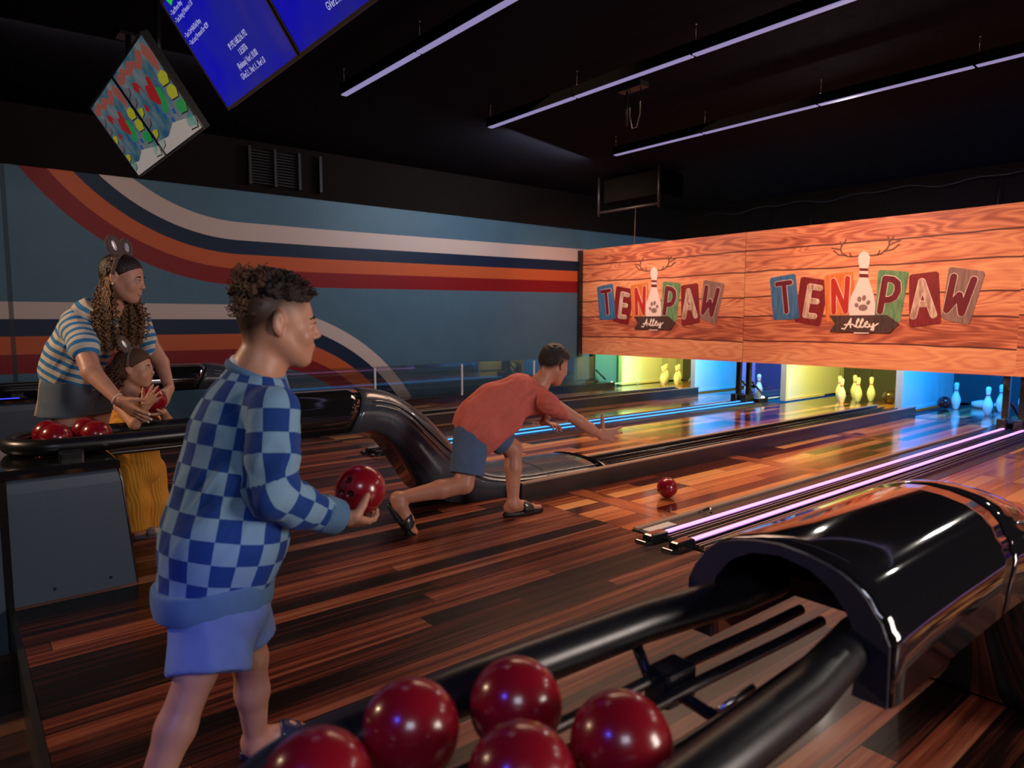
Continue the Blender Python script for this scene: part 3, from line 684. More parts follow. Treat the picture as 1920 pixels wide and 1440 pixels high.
# ------------------------------------------------------------------ ceiling light lines
def linear_lamp(x0, y, lab):
    r = thing('linear_lamp', lab, 'ceiling lamp', (x0+.62, y, 3.2), 'linear ceiling lamps')
    g = MB(); g.box(x0+.004, x0+1.242, y-.038, y+.038, 3.207, 3.29); obj('housing', g, 'void', r)
    g = MB(); g.box(x0+.012, x0+1.234, y-.026, y+.026, 3.198, 3.208); obj('diffuser', g, 'diff', r)
    for x in (x0+.02,):
        g = MB(); g.tube([(x, y, 3.29), (x, y, 3.5)], .0022, 6); g.sphere((x, y, 3.42), .008, 8, 6); g.sphere((x, y, 3.30), .008, 8, 6); obj('hanging_wire', g, 'metal', r)
ord_ = ['nearest the mural end', 'second', 'third', 'fourth', 'fifth']
rown = ['upper left row', 'middle row', 'lower right row']
for j, (y, n) in enumerate(((2.79, 3), (4.395, 4), (6.27, 5))):
    for i in range(n): linear_lamp(-5.755+i*1.246, y, f'thin glowing lavender ceiling lamp, {ord_[i]} in the {rown[j]}' if i else f'thin glowing lavender ceiling lamp at the left end of the {rown[j]}')

# ------------------------------------------------------------------ hanging screens
TZ, TY = 2.5, 1.355; UPV = Vector((0, -.335, .500)).normalized()
def screen(x0, x1, lab, kind):
    H = .598; base = Vector((x0, TY, TZ)); nrm = Vector((1, 0, 0)).cross(UPV)   # points toward the players and down
    def at(u, v, d=0): p = base+Vector((u, 0, 0))+UPV*v+nrm*d; return tuple(p)
    Wd = x1-x0
    def slab(u0, u1, v0, v1, d0, d1, g): g.add([at(u, v, d) for d in (d0, d1) for v in (v0, v1) for u in (u0, u1)], [(0, 2, 3, 1), (4, 5, 7, 6), (0, 1, 5, 4), (2, 6, 7, 3), (0, 4, 6, 2), (1, 3, 7, 5)])
    r = thing('hanging_screen', lab, 'screen', at(Wd/2, 0, -.03), 'hanging screens')
    g = MB(); slab(.004, Wd-.004, -.012, H+.012, -.045, -.004, g); slab(.2, Wd-.2, .12, H-.12, -.09, -.045, g); obj('casing', g, 'screenback', r)
    g = MB(); slab(.004, Wd-.004, -.014, .0, -.004, .004, g); slab(.004, Wd-.004, H, H+.014, -.004, .004, g); slab(.004, .016, 0, H, -.004, .004, g); slab(Wd-.016, Wd-.004, 0, H, -.004, .004, g); obj('bezel', g, 'bezel', r)
    top = Vector(at(Wd/2, H*.6, -.07)); g = MB(); g.tube([top, (top.x, top.y+.02, 3.5)], .02, 8); g.bbox(top.x-.08, top.x+.08, top.y-.06, top.y+.10, 3.47, 3.5, .01); obj('ceiling_mount', g, 'black', r)
    g = MB(); slab(.016, Wd-.016, 0, H, -.004, .0, g); p = obj('display', g, kind, r)
    def poly(pts, d, m, name='picture'):
        g = MB(); n = len(pts); q = [at(u*Wd, v*H, d) for u, v in pts]+[at(u*Wd, v*H, d-.0006) for u, v in pts]
        g.add(q, [tuple(range(n)), tuple(reversed(range(n, 2*n)))]+[(i, (i+1) % n, n+(i+1) % n, n+i)[::-1] for i in range(n)]); return g
    return r, p, at, poly, Wd, H
M['bezel'] = mat('tv_bezel', (.10, .07, .05), .3, .6)
def blue_screen_mat():
    m, t, b = nt_new('blue_screen'); N = NX(t); X, Y, Z = N.xyz('Object')
    c = N.ramp(N.m('ADD', N.m('MULTIPLY', N.m('SUBTRACT', Z, 2.45-2.5), .0), N.noise(N.comb(X, Y, Z), 1.6, 2.)), [(.35, (.0, .0, .50)), (.55, (.012, .014, .30)), (.75, (.06, .035, .26))])
    b.inputs['Base Color'].default_value = (.01, .01, .01, 1); t.links.new(c, b.inputs['Emission Color']); b.inputs['Emission Strength'].default_value = .7; b.inputs['Roughness'].default_value = .2; return m
M['bluescr'] = blue_screen_mat()
def map_screen_mat():
    m, t, b = nt_new('map_screen'); N = NX(t); X, Y, Z = N.xyz('Object')
    c = N.ramp(N.noise(N.comb(X, Y, Z), 5., 4.), [(.35, (.03, .16, .28)), (.5, (.16, .28, .34)), (.65, (.34, .36, .38))])
    b.inputs['Base Color'].default_value = (.01, .01, .01, 1); t.links.new(c, b.inputs['Emission Color']); b.inputs['Emission Strength'].default_value = .28; return m
M['mapscr'] = map_screen_mat()
M['scrtext'] = emat('screen_text', (.62, .62, .9), .8); M['scrgreen'] = emat('screen_green', (.0, .55, .05), .8); M['scrblack'] = emat('screen_black', (.004, .004, .004), 1)
M['s_salmon'] = emat('screen_salmon', (.50, .13, .10), .32); M['s_yellow'] = emat('screen_yellow', (.62, .58, .03), .34); M['s_green'] = emat('screen_leaf', (.02, .42, .10), .34); M['s_teal'] = emat('screen_teal', (.03, .36, .28), .34)
M['s_red'] = emat('screen_red', (.55, .02, .02), .34); M['s_blue'] = emat('screen_blue', (.02, .12, .45), .34); M['s_grey'] = emat('screen_grey', (.22, .18, .20), .34); M['s_white'] = emat('screen_white', (.50, .42, .38), .5)
def tx(r, at, s, size, u, v, m='scrtext', w=1.):
    vs, fs = text_mesh(s, size, lambda a, b: at(u+a, v+b, .0012), None, 't', m, w)
    return raw_obj('screen_text', vs, fs, m, r, None, False)
for x0, x1, lab in ((-4.334, -3.256, 'hanging screen showing blue start-up text, left one of the blue pair'), (-3.246, -2.17, 'hanging blue screen cut off by the top edge')):
    r, p, at, poly, Wd, H = screen(x0, x1, lab, 'bluescr')
    for i, s in enumerate(('IP:192.168.216.192', '1.0.5076', '(Release) Ver1.10.00', 'GVer2.1...Ver1.1...Ver1.0')):
        tx(p, at, s, .044, (.46, .53, .43, .40)[i], .205-.048*i, w=.78)
    for i, s in enumerate(('\u2022 Test Mirror Bmp', '\u2022 Test String UI Version 1.10', '', '\u2022 Test Ctrl+(Alt/Del) Bmp', '\u2022 Test Lost J Protocol Err 4239')):
        if s: tx(p, at, s, .034, .04, .52-.041*i, w=.8)
    obj('logo', poly([(.10, .93), (.17, .955), (.21, .99), (.08, .99)], .0015, 'scrgreen'), 'scrgreen', p)
r2, at_, H_ = None, None, None
for x0, x1, lab in ((-6.80, -5.83, 'hanging screen with a colourful picture map, left one of the pair'), (-5.815, -4.835, 'hanging screen with a colourful picture map, right one of the pair')):
    r, p, at, poly, Wd, H = screen(x0, x1, lab, 'mapscr')
    def P_(pts, m, d=.0012, nm='map_shape'): return obj(nm, poly(pts, d, m), m, p)
    P_([(0, .0), (1, .0), (1, .13), (.55, .22), (.3, .14), (0, .17)], 's_white')
    P_([(.02, .90), (.10, .99), (.16, .95), (.25, .99), (.34, .93), (.45, .98), (.60, .90), (.72, .98), (.80, .92), (.74, .86), (.62, .80), (.50, .88), (.38, .84), (.27, .90), (.16, .85), (.08, .86)], 's_salmon')
    P_([(.80, .90), (.88, .97), (.97, .86), (.96, .72), (.88, .66), (.84, .74)], 's_salmon')
    for k, (v, m) in enumerate(((.60, 's_yellow'), (.45, 's_yellow'), (.29, 's_green'), (.11, 's_teal'))):
        P_([(.80, v-.06), (.93, v-.075), (.985, v), (.93, v+.06), (.82, v+.055), (.78, v)], m); P_([(.78, v-.072), (.94, v-.088), (.995, v-.01), (.985, v), (.93, v-.075), (.80, v-.06)], 'scrblack', .0014)
    for k, (v, m) in enumerate(((.72, 's_grey'), (.60, 's_grey'), (.47, 's_yellow'), (.34, 's_grey'), (.20, 's_yellow'), (.07, 's_teal'))):
        P_([(.03, v), (.12, v+.02), (.17, v+.07), (.10, v+.10), (.035, v+.09)], m); P_([(.02, v-.012), (.13, v+.01), (.18, v+.068), (.17, v+.07), (.12, v+.02), (.03, v)], 'scrblack', .0014)
    P_([(.42, .55), (.50, .46), (.58, .42), (.62, .50), (.66, .70), (.60, .74), (.55, .66), (.48, .68)], 's_red'); P_([(.50, .36), (.60, .33), (.70, .42), (.72, .56), (.64, .60), (.60, .46)], 's_green', .0014)
    P_([(.24, .74), (.30, .66), (.36, .72), (.42, .60), (.38, .76), (.30, .80)], 's_red'); P_([(.20, .50), (.26, .46), (.29, .52), (.24, .56)], 's_red', .0016)
    for a, b in ((.45, .30), (.55, .22), (.40, .40), (.66, .28)): P_([(a, b), (a+.05, b-.02), (a+.07, b+.04), (a+.02, b+.05)], 's_blue')

# ------------------------------------------------------------------ dark things up under the ceiling
r = thing('wall_vent', 'dark slatted vent high on the left wall behind the screens', 'vent', (-8.98, 3.45, 3.0))
g = MB()
M['ventm'] = mat('vent_steel', (.022, .021, .024), .5, .4); 
for y_ in (3.02, 3.34, 3.66, 3.95):
    g = MB(); g.box(-9.0, -8.9, y_, y_+.035, 2.95, 3.42); obj('upright', g, 'ventm', r)
g = MB()
for i in range(12): g.box(-8.96, -8.95, 3.06, 3.66, 2.98+.036*i, 2.99+.036*i)
obj('slat', g, 'ventm', r)
r = thing('ceiling_duct', 'dark square duct hanging under the ceiling above the fascia joint', 'duct', (-7.2, 8.4, 2.98))
g = MB(); g.bbox(-7.75, -6.65, 8.2, 8.8, 3.10, 3.46, .02); obj('duct_body', g, 'void', r)
g = MB()
for x in (-7.8, -6.6): g.tube([(x, 8.15, 2.9), (x, 8.15, 3.5)], .02, 8)
g.tube([(-7.8, 8.15, 2.95), (-6.6, 8.15, 2.95)], .02, 8); obj('hanger', g, 'ventm', r)
r = thing('ceiling_cable', 'black cable looping along the top of the back wall', 'cable', (-4, 11.8, 3.2))
g = MB(); pts = []
for i in range(60):
    x = -8.6+i*.17; pts.append((x, 11.85, 3.33+.05*math.sin(i*.9)*math.sin(i*.31)))
g.tube(pts, .016, 8)
for x in (-6.9, -6.2, -3.4, -2.4): g.tube([(x, 11.86, 3.34), (x-.03, 11.86, 2.9), (x+.02, 11.86, 2.45)], .013, 6)
obj('cable', g, 'ventm', r)
r = thing('hanging_bracket', 'thin dark bracket with a dangling wire loop between the lamp rows', 'bracket', (-4.6, 5.2, 3.1))
g = MB(); g.tube([(-4.62, 5.2, 3.5), (-4.62, 5.2, 3.12)], .012, 8); g.tube([(-4.45, 5.2, 3.5), (-4.45, 5.2, 3.2), (-4.49, 5.2, 3.08), (-4.55, 5.2, 3.08), (-4.58, 5.2, 3.2), (-4.58, 5.2, 3.5)], .005, 6); g.bbox(-4.70, -4.40, 5.14, 5.26, 3.44, 3.5, .01); obj('bracket', g, 'ventm', r)
# ------------------------------------------------------------------ people: smooth implicit surfaces, then meshed
FW = Vector((-math.sin(YAW)*math.cos(PITCH), math.cos(YAW)*math.cos(PITCH), -math.sin(PITCH)))
RT = Vector((math.cos(YAW), math.sin(YAW), 0)); UPC = RT.cross(FW)
def P(px, py, d):
    """a point d metres out from where the photographer stood, in the direction read off the photograph"""
    return Vector((0, 0, CAMH))+(FW+RT*((px-960)/FPX)-UPC*((py-720)/FPX))*d
class SDF:
    K = 1.0   # girth factor
    def __init__(s): s.ops = []
    def cone(s, a, b, ra, rb=None, k=.02, flat=None):
        """tapered capsule; flat=(axis vector, factor) squashes it across that axis"""
        s.ops.append(('c', Vector(a), Vector(b), ra*SDF.K, (ra if rb is None else rb)*SDF.K, k, flat)); return s
    def chain(s, pts, rs, k=.02, flat=None):
        for i in range(len(pts)-1): s.cone(pts[i], pts[i+1], rs[i], rs[i+1], k, flat)
        return s
    def ell(s, c, r, R=None, k=.02): s.ops.append(('e', Vector(c), r, R, k)); return s
    def sube(s, c, r, R=None, k=.01): s.ops.append(('s', Vector(c), r, R, k)); return s
    def cut(s, p, n, k=.004): s.ops.append(('p', Vector(p), Vector(n).normalized(), k)); return s   # removes the side n points to
    def mesh(s, h=.006):
        lo = np.full(3, 1e9); hi = -lo
        for o in s.ops:
            if o[0] == 'c':
                for p, r in ((o[1], o[3]), (o[2], o[4])):
                    q = np.array(p); lo = np.minimum(lo, q-r); hi = np.maximum(hi, q+r)
            elif o[0] == 'e':
                q = np.array(o[1]); r = max(o[2]); lo = np.minimum(lo, q-r); hi = np.maximum(hi, q+r)
        lo -= 4*h+.01; hi += 4*h+.01; n = np.ceil((hi-lo)/h).astype(int)+1
        F = np.full(n, 9., dtype=np.float32); ax = [lo[i]+h*np.arange(n[i]) for i in range(3)]
        for o in s.ops:
            if o[0] == 'p':
                X, Y, Z = np.meshgrid(*ax, indexing='ij', sparse=True); nn = o[2]
                d = (X-o[1].x)*nn.x+(Y-o[1].y)*nn.y+(Z-o[1].z)*nn.z
                F = np.maximum(F, d.astype(np.float32)); continue
            k = o[5] if o[0] == 'c' else o[4]
            if o[0] == 'c': pl = np.minimum(np.array(o[1])-o[3], np.array(o[2])-o[4]); ph = np.maximum(np.array(o[1])+o[3], np.array(o[2])+o[4])
            else: pl = np.array(o[1])-max(o[2]); ph = np.array(o[1])+max(o[2])
            m = k+3*h; i0 = np.clip(((pl-m-lo)/h).astype(int), 0, n-1); i1 = np.clip(((ph+m-lo)/h).astype(int)+2, 1, n)
            sl = tuple(slice(a, b) for a, b in zip(i0, i1)); X, Y, Z = np.meshgrid(*[ax[i][sl[i]] for i in range(3)], indexing='ij', sparse=True)
            if o[0] == 'c':
                a, b, ra, rb = o[1], o[2], o[3], o[4]; d = b-a; L2 = max(d.length_squared, 1e-9)
                x, y, z = X-a.x, Y-a.y, Z-a.z
                t = np.clip((x*d.x+y*d.y+z*d.z)/L2, 0, 1); ex, ey, ez = x-t*d.x, y-t*d.y, z-t*d.z
                q2 = ex*ex+ey*ey+ez*ez
                if o[6]:
                    v, f = o[6]; e = ex*v.x+ey*v.y+ez*v.z; q2 = q2+e*e*(1/f/f-1)
                    G = (np.sqrt(q2)-(ra+(rb-ra)*t))*(f if f < 1 else 1)
                else: G = np.sqrt(q2)-(ra+(rb-ra)*t)
            else:
                c, r, R = o[1], o[2], o[3]; x, y, z = X-c.x, Y-c.y, Z-c.z
                if R is not None:   # R columns are the local axes
                    u = x*R[0][0]+y*R[0][1]+z*R[0][2]; v = x*R[1][0]+y*R[1][1]+z*R[1][2]; w_ = x*R[2][0]+y*R[2][1]+z*R[2][2]; x, y, z = u, v, w_
                k0 = np.sqrt((x/r[0])**2+(y/r[1])**2+(z/r[2])**2); k1 = np.sqrt((x/r[0]**2)**2+(y/r[1]**2)**2+(z/r[2]**2)**2)+1e-9
                G = k0*(k0-1)/k1
            G = G.astype(np.float32); A = F[sl]
            if o[0] == 's':
                G = -G; hh = np.maximum(k-np.abs(A-G), 0)/k; F[sl] = np.maximum(A, G)+hh*hh*k*.25
            else:
                hh = np.maximum(k-np.abs(A-G), 0)/k; F[sl] = np.minimum(A, G)-hh*hh*k*.25
        return nets(F, lo, h)
def nets(F, lo, h):
    I = F < 0; n = np.array(F.shape)
    c = [I[dx:n[0]-1+dx, dy:n[1]-1+dy, dz:n[2]-1+dz] for dx in (0, 1) for dy in (0, 1) for dz in (0, 1)]
    sm = sum(x.astype(np.int8) for x in c); act = (sm > 0) & (sm < 8); idx = np.argwhere(act)
    vid = np.full(act.shape, -1, dtype=np.int64); vid[act] = np.arange(len(idx))
    V = np.zeros((len(idx), 3)); W = np.zeros(len(idx)); cor = [np.array((a, b, d)) for a in (0, 1) for b in (0, 1) for d in (0, 1)]
    val = [F[tuple((idx+q).T)] for q in cor]
    for i in range(8):
        for j in range(i+1, 8):
            if abs(cor[i]-cor[j]).sum() != 1: continue
            a, b = val[i], val[j]; cr = (a < 0) != (b < 0); t = np.where(cr, a/np.where(cr, a-b, 1), 0)
            V += np.where(cr[:, None], cor[i]+t[:, None]*(cor[j]-cor[i]), 0); W += cr
    V = lo+h*(idx+V/W[:, None]); Q = []
    for ax_ in range(3):
        b_, c_ = (ax_+1) % 3, (ax_+2) % 3
        s0 = [slice(None)]*3; s1 = [slice(None)]*3; s0[ax_] = slice(0, -1); s1[ax_] = slice(1, None)
        A, B = I[tuple(s0)], I[tuple(s1)]; e = np.argwhere(A != B); e = e[(e[:, b_] > 0) & (e[:, c_] > 0) & (e[:, b_] < n[b_]-1) & (e[:, c_] < n[c_]-1)]
        fl = A[tuple(e.T)]; q = []
        for db, dc in ((1, 1), (0, 1), (0, 0), (1, 0)):
            w_ = e.copy(); w_[:, b_] -= db; w_[:, c_] -= dc; q.append(vid[tuple(w_.T)])
        q = np.stack(q, 1); q[~fl] = q[~fl][:, ::-1]; Q.append(q)
    return V, np.concatenate(Q)
def vnormals(V, Q):
    a = V[Q[:, 2]]-V[Q[:, 0]]; b = V[Q[:, 3]]-V[Q[:, 1]]; fn = np.cross(a, b); N_ = np.zeros_like(V)
    for i in range(4): np.add.at(N_, Q[:, i], fn)
    return N_/(np.linalg.norm(N_, axis=1, keepdims=True)+1e-12)
def smooth_mesh(V, Q, it=1, f=.5):
    for _ in range(it):
        S = np.zeros_like(V); W = np.zeros(len(V))
        for i in range(4):
            for j in ((i+1) % 4,):
                np.add.at(S, Q[:, i], V[Q[:, j]]); np.add.at(W, Q[:, i], 1); np.add.at(S, Q[:, j], V[Q[:, i]]); np.add.at(W, Q[:, j], 1)
        V = V*(1-f)+f*S/np.maximum(W, 1)[:, None]
    return V
def folds(V, Q, amp, scale=(1, 1, 1), freq=9., seed=0., wave=None, axis=None):
    """cloth wrinkles: noise along the normals, stretched by scale"""
    N_ = vnormals(V, Q); out = np.empty(len(V))
    if axis is not None: ax_ = Vector(axis).normalized()
    for i, p in enumerate(V):
        if axis is not None:
            q = Vector(p); al = ax_*q.dot(ax_); q = al*freq*.45+(q-al)*freq*2.1+Vector((seed, 0, 0)); n1 = noise.noise(q); n2 = noise.noise(q*2.3); out[i] = .8-2.2*abs(n1)-.7*abs(n2); continue
        q = Vector((p[0]*freq*scale[0]+seed, p[1]*freq*scale[1], p[2]*freq*scale[2]))
        out[i] = (noise.noise(q)+.5*noise.noise(q*2.1))
        out[i] = 1-2*abs(out[i])
    if wave is not None: out = out*wave(V)
    return V+N_*(amp*out)[:, None]
def sdf_obj(name, S, h, m, parent, fold=None, attrs=None, it=1, pre=None):
    V, Q = S.mesh(h); V = smooth_mesh(V, Q, it)
    if fold: V = folds(V, Q, **fold)
    if pre: V = pre(V, Q)
    o = raw_obj(name, V, Q, m, parent, None, True)
    if attrs:
        for k, fn in attrs.items():
            a = o.data.attributes.new(k, 'FLOAT', 'POINT'); a.data.foreach_set('value', np.asarray(fn(V), dtype=np.float32))
    return o
PT = P
class Frame:
    """head frame: f forward, l left, u up; scale s"""
    def __init__(s, org, f, up, sc_=1.):
        s.o = Vector(org); s.f = Vector(f).normalized(); s.u = Vector(up); s.u = (s.u-s.f*s.u.dot(s.f)).normalized(); s.l = s.u.cross(s.f); s.s = sc_
        s.R = (s.f, s.l, s.u)
    def __call__(s, f, l, u): return s.o+(s.f*f+s.l*l+s.u*u)*s.s
def head_shapes(S, H, child=False, neck=None):
    s = H.s; R = H.R
    E_ = lambda c, r, k=.02, Q=None: S.ell(H(*c), tuple(x*s for x in r), Q or R, k*s)
    E_((-.012, 0, .036), (.098, .076, .080)); E_((-.045, 0, .02), (.062, .068, .070), .03)
    E_((.030, 0, -.022), (.064, .062, .086), .03)
    jw = .045 if child else .047
    E_((.030, 0, -.072), (.048, jw, .036), .03)
    S.cone(H(.0, .048, -.045), H(.064, .014, -.100), .017*s, .014*s, .035*s); S.cone(H(.0, -.048, -.045), H(.064, -.014, -.100), .017*s, .014*s, .035*s)
    E_((.072, 0, -.099), (.015, .016, .013), .02)
    S.cone(H(.080, .028, .014), H(.086, 0, .010), .008*s, .010*s, .015*s); S.cone(H(.080, -.028, .014), H(.086, 0, .010), .008*s, .010*s, .015*s)
    E_((.065, .036, -.034), (.022, .024, .024), .02); E_((.065, -.036, -.034), (.022, .024, .024), .02)
    if child: E_((.058, .038, -.052), (.026, .024, .028), .02); E_((.058, -.038, -.052), (.026, .024, .028), .02)
    E_((.078, 0, -.064), (.018, .026, .026), .015)
    for sg in (1, -1): S.sube(H(.104, .032*sg, -.002), (.020*s, .017*s, .012*s), R, .012*s)
    # nose
    S.cone(H(.089, 0, .006), H(.108, 0, -.028), .0075*s, .0100*s, .010*s); E_((.101, .010, -.034), (.009, .0075, .0065), .006); E_((.101, -.010, -.034), (.009, .0075, .0065), .006)
    # lids round the eyes
    for sg in (1, -1): E_((.082, .031*sg, -.003), (.0135, .0165, .0125), .004)
    # lips
    E_((.0945, 0, -.0585), (.0075, .021, .0045), .004); E_((.0925, 0, -.068), (.0080, .018, .0055), .004)
    S.sube(H(.104, 0, -.0632), (.008*s, .024*s, .0016*s), R, .003*s)
    # ears
    for sg in (1, -1):
        a = (H.f*.96-H.l*sg*.25+H.u*0).normalized(); b = (H.l*sg*.96+H.f*.25).normalized(); Re = (a, b, a.cross(b))
        S.ell(H(-.010, .080*sg, .002), (.019*s, .009*s, .033*s), Re, .006*s); S.ell(H(-.006, .078*sg, -.025), (.011*s, .008*s, .012*s), Re, .005*s)
        S.sube(H(-.005, .091*sg, .006), (.0105*s, .0075*s, .022*s), Re, .003*s); S.sube(H(.003, .088*sg, -.008), (.006*s, .007*s, .009*s), Re, .003*s)
M['eye'] = mat('eye_white', (.70, .68, .66), .12, coat=.6); M['iris'] = mat('iris_brown', (.035, .014, .006), .12, coat=.8)
M['lips'] = mat('lip_skin', (.46, .13, .11), .42)
def head_parts(H, root, brow, skinname, lips=True, smile=0):
    s = H.s
    for sg in (1, -1):
        g = MB(); c = H(.0835, .031*sg, -.003); n, m = 20, 14; b = len(g.v)
        g.sphere((0, 0, 0), .0122*s, n, m); g.v = [tuple(c+H.f*v[2]+H.l*v[0]+H.u*v[1]) for v in g.v]
        g.mi = [1 if (Vector(g.v[f[0]])-c).normalized().dot(H.f) > .84 else 0 for f in g.f]
        obj('eye', g, ['eye', 'iris'], root)
        S = SDF(); S.chain([H(.0935, .012*sg, .017), H(.0925, .026*sg, .0225), H(.080, .044*sg, .016)], [.0028*s, .0034*s, .002*s], .004)
        sdf_obj('eyebrow', S, .0016, brow, root)
        S = SDF(); S.chain([H(.0945, .019*sg, .0035), H(.0968, .031*sg, .0075), H(.0900, .044*sg, .0025)], [.0011*s, .0016*s, .0011*s], .002); sdf_obj('eyelash', S, .0011, brow, root)
    if lips:
        S = SDF(); R = H.R; w_ = .0205+.006*smile; cz = -.0620+.0065*smile; cf = .0855-.003*smile
        S.chain([H(cf, w_, cz), H(.0955, w_*.45, -.0590), H(.0985, 0, -.0600), H(.0955, -w_*.45, -.0590), H(cf, -w_, cz)], [.0016*s, .0036*s, .0036*s, .0036*s, .0016*s], .002)
        S.chain([H(cf, w_*.95, cz-.001), H(.0940, w_*.5, -.0675-.002*smile), H(.0965, 0, -.0690-.003*smile), H(.0940, -w_*.5, -.0675-.002*smile), H(cf, -w_*.95, cz-.001)], [.0014*s, .0040*s, .0044*s, .0040*s, .0014*s], .002)
        S.sube(H(.106, 0, -.0640), (.009*s, .024*s, .0010*s), R, .001); sdf_obj('lips', S, .0012, 'lips', root)
def hand(S, wrist, d, n, side, s=1., curl=(.5, .5, .5, .5), spread=.12, thumb=(.5, .3), k=.006):
    """five-fingered hand: d along the fingers, n out of the palm, side toward the thumb"""
    d = Vector(d).normalized(); n = Vector(n); n = (n-d*n.dot(d)).normalized(); side = Vector(side); side = (side-d*side.dot(d)-n*side.dot(n)).normalized()
    W = Vector(wrist); off = (.030, .011, -.009, -.027); L = (.068, .076, .071, .056); kl = (.088, .092, .087, .078)
    for o_, kk in zip(off, kl): S.cone(W+side*o_*.55*s+d*.012*s, W+(side*o_+d*kk)*s, .0165*s, .0115*s, .014*s, (n, .85))
    tips = []
    for i in range(4):
        a = W+(side*off[i]+d*kl[i])*s; dd = (d+side*spread*(1.5-i)*.9).normalized(); ang = 0; r = .0098*s if i < 3 else .0085*s
        for j, (fr, sh) in enumerate(((.44, .55), (.31, 1.0), (.25, .8))):
            ang += curl[i]*sh; v = dd*math.cos(ang)+n*math.sin(ang); b = a+v*L[i]*fr*s; S.cone(a, b, r, r*.9, .004*s); a = b; r *= .9
        tips.append((a, v))
    if thumb is None: return tips
    a = W+(side*.020+d*.020)*s; o1 = thumb[0]; tv = (d*math.cos(o1*1.4)+side*math.sin(o1*1.4)+n*.35).normalized(); r = .0145*s
    for j, (l, sh) in enumerate(((.042, 0), (.034, .6), (.027, .9))):
        tv = (tv*math.cos(thumb[1]*sh)+(n*.7+d*.7).normalized()*math.sin(thumb[1]*sh)).normalized(); b = a+tv*l*s; S.cone(a, b, r, r*.86, .008*s if j == 0 else .004*s); a = b; r *= .84
    tips.append((a, tv)); return tips
def foot(S, ankle, heel, toe, up, s=1., lat=1):
    """heel and toe are ground points; lat=+1 puts the big toe on the left of the walking direction"""
    up = Vector(up).normalized(); heel = Vector(heel); toe = Vector(toe); d = (toe-heel).normalized(); l = up.cross(d).normalized()*lat; L = (toe-heel).length
    S.chain([Vector(ankle), heel+up*.034*s+d*.03*s], [.034*s, .033*s], .02); S.cone(Vector(ankle), heel+d*L*.55+up*.034*s, .030*s, .024*s, .03)
    S.cone(heel+up*.024*s+d*.02*s, heel+d*L*.72+l*.012*s+up*.018*s, .026*s, .020*s, .02); S.cone(heel+up*.022*s+d*.03*s, heel+d*L*.70-l*.022*s+up*.016*s, .022*s, .016*s, .02)
    for i in range(5):
        o_ = (.026, .010, -.004, -.017, -.029)[i]; e = (.97, .98, .94, .89, .83)[i]; r = (.0125, .0085, .008, .0078, .0075)[i]
        S.cone(heel+d*L*.70+l*o_*.9*s+up*.015*s, heel+d*L*e-d*r+l*o_*s+up*.011*s, r*1.1*s, r*s, .008)
def slide(root, heel, toe, up, s, mname, lat=1, lab=None, mark=True):
    up = Vector(up).normalized(); heel = Vector(heel); toe = Vector(toe); d = (toe-heel).normalized(); l = up.cross(d).normalized()*lat; L = (toe-heel).length
    r = thing('slide_sandal', None, None, heel)
    r.parent = root; r.location = heel-origin_of(root)
    g = MB(); rings = []
    for hz, f in ((-.022, .96), (-.018, 1.0), (-.002, 1.0), (.002, .97)):
        ring = []
        for i in range(40):
            a = 2*math.pi*i/40; c, q = math.cos(a), math.sin(a); t = .5-.56*c; w_ = (.033+.014*t)*math.copysign(abs(q)**.75, q)
            ring.append(heel+d*(L*(.5-.57*c*f))+l*(w_*f*s+.002)+up*hz)
        rings.append(ring)
    g.loft(rings); obj('sole', g, mname, r)
    g = MB(); rings = []
    for t, hgt in ((.44, .066), (.50, .064), (.58, .058), (.66, .049), (.70, .044)):
        o1 = []; o2 = []
        for i in range(15):
            a = math.pi*i/14; c = math.cos(a); q = math.sin(a)
            o1.append(heel+d*L*t+l*(c*.049*s)+up*(-.006+(hgt*s+.004)*q**.8 if q > 0 else -.006)); o2.append(heel+d*L*t+l*(c*.044*s)+up*(-.006+(hgt*s-.003)*max(q, 0)**.8))
        rings.append(o1+o2[::-1])
    g.loft(rings); obj('strap', g, mname, r)
    if mark:
        for sg in (1, -1):
            g = MB(); pts = [(.46, .55), (.49, .30), (.54, .38), (.66, .78), (.54, .55), (.50, .52)]; q = []
            for t, w_ in pts:
                a = math.pi*.5*(1-w_*.0)-sg*math.pi*.5*(1-(.25+.5*w_)); a = math.pi*(.5-sg*(.42-.30*w_))
                hh = (.066-.022*max(0, (t-.44)/.26))*s+.006
                q.append((t, a, hh))
            top = [tuple(heel+d*L*t+l*(math.cos(a)*.0505*s)+up*(-.006+(hh)*max(math.sin(a), 0)**.8)) for t, a, hh in q]
            bot = [tuple(Vector(p)-up*.002) for p in top]; n_ = len(top)
            g.add(top+bot, [tuple(range(n_)), tuple(reversed(range(n_, 2*n_)))]+[(i, n_+i, n_+(i+1) % n_, (i+1) % n_) for i in range(n_)]); obj('tick_mark', g, 'white', r)
    return r
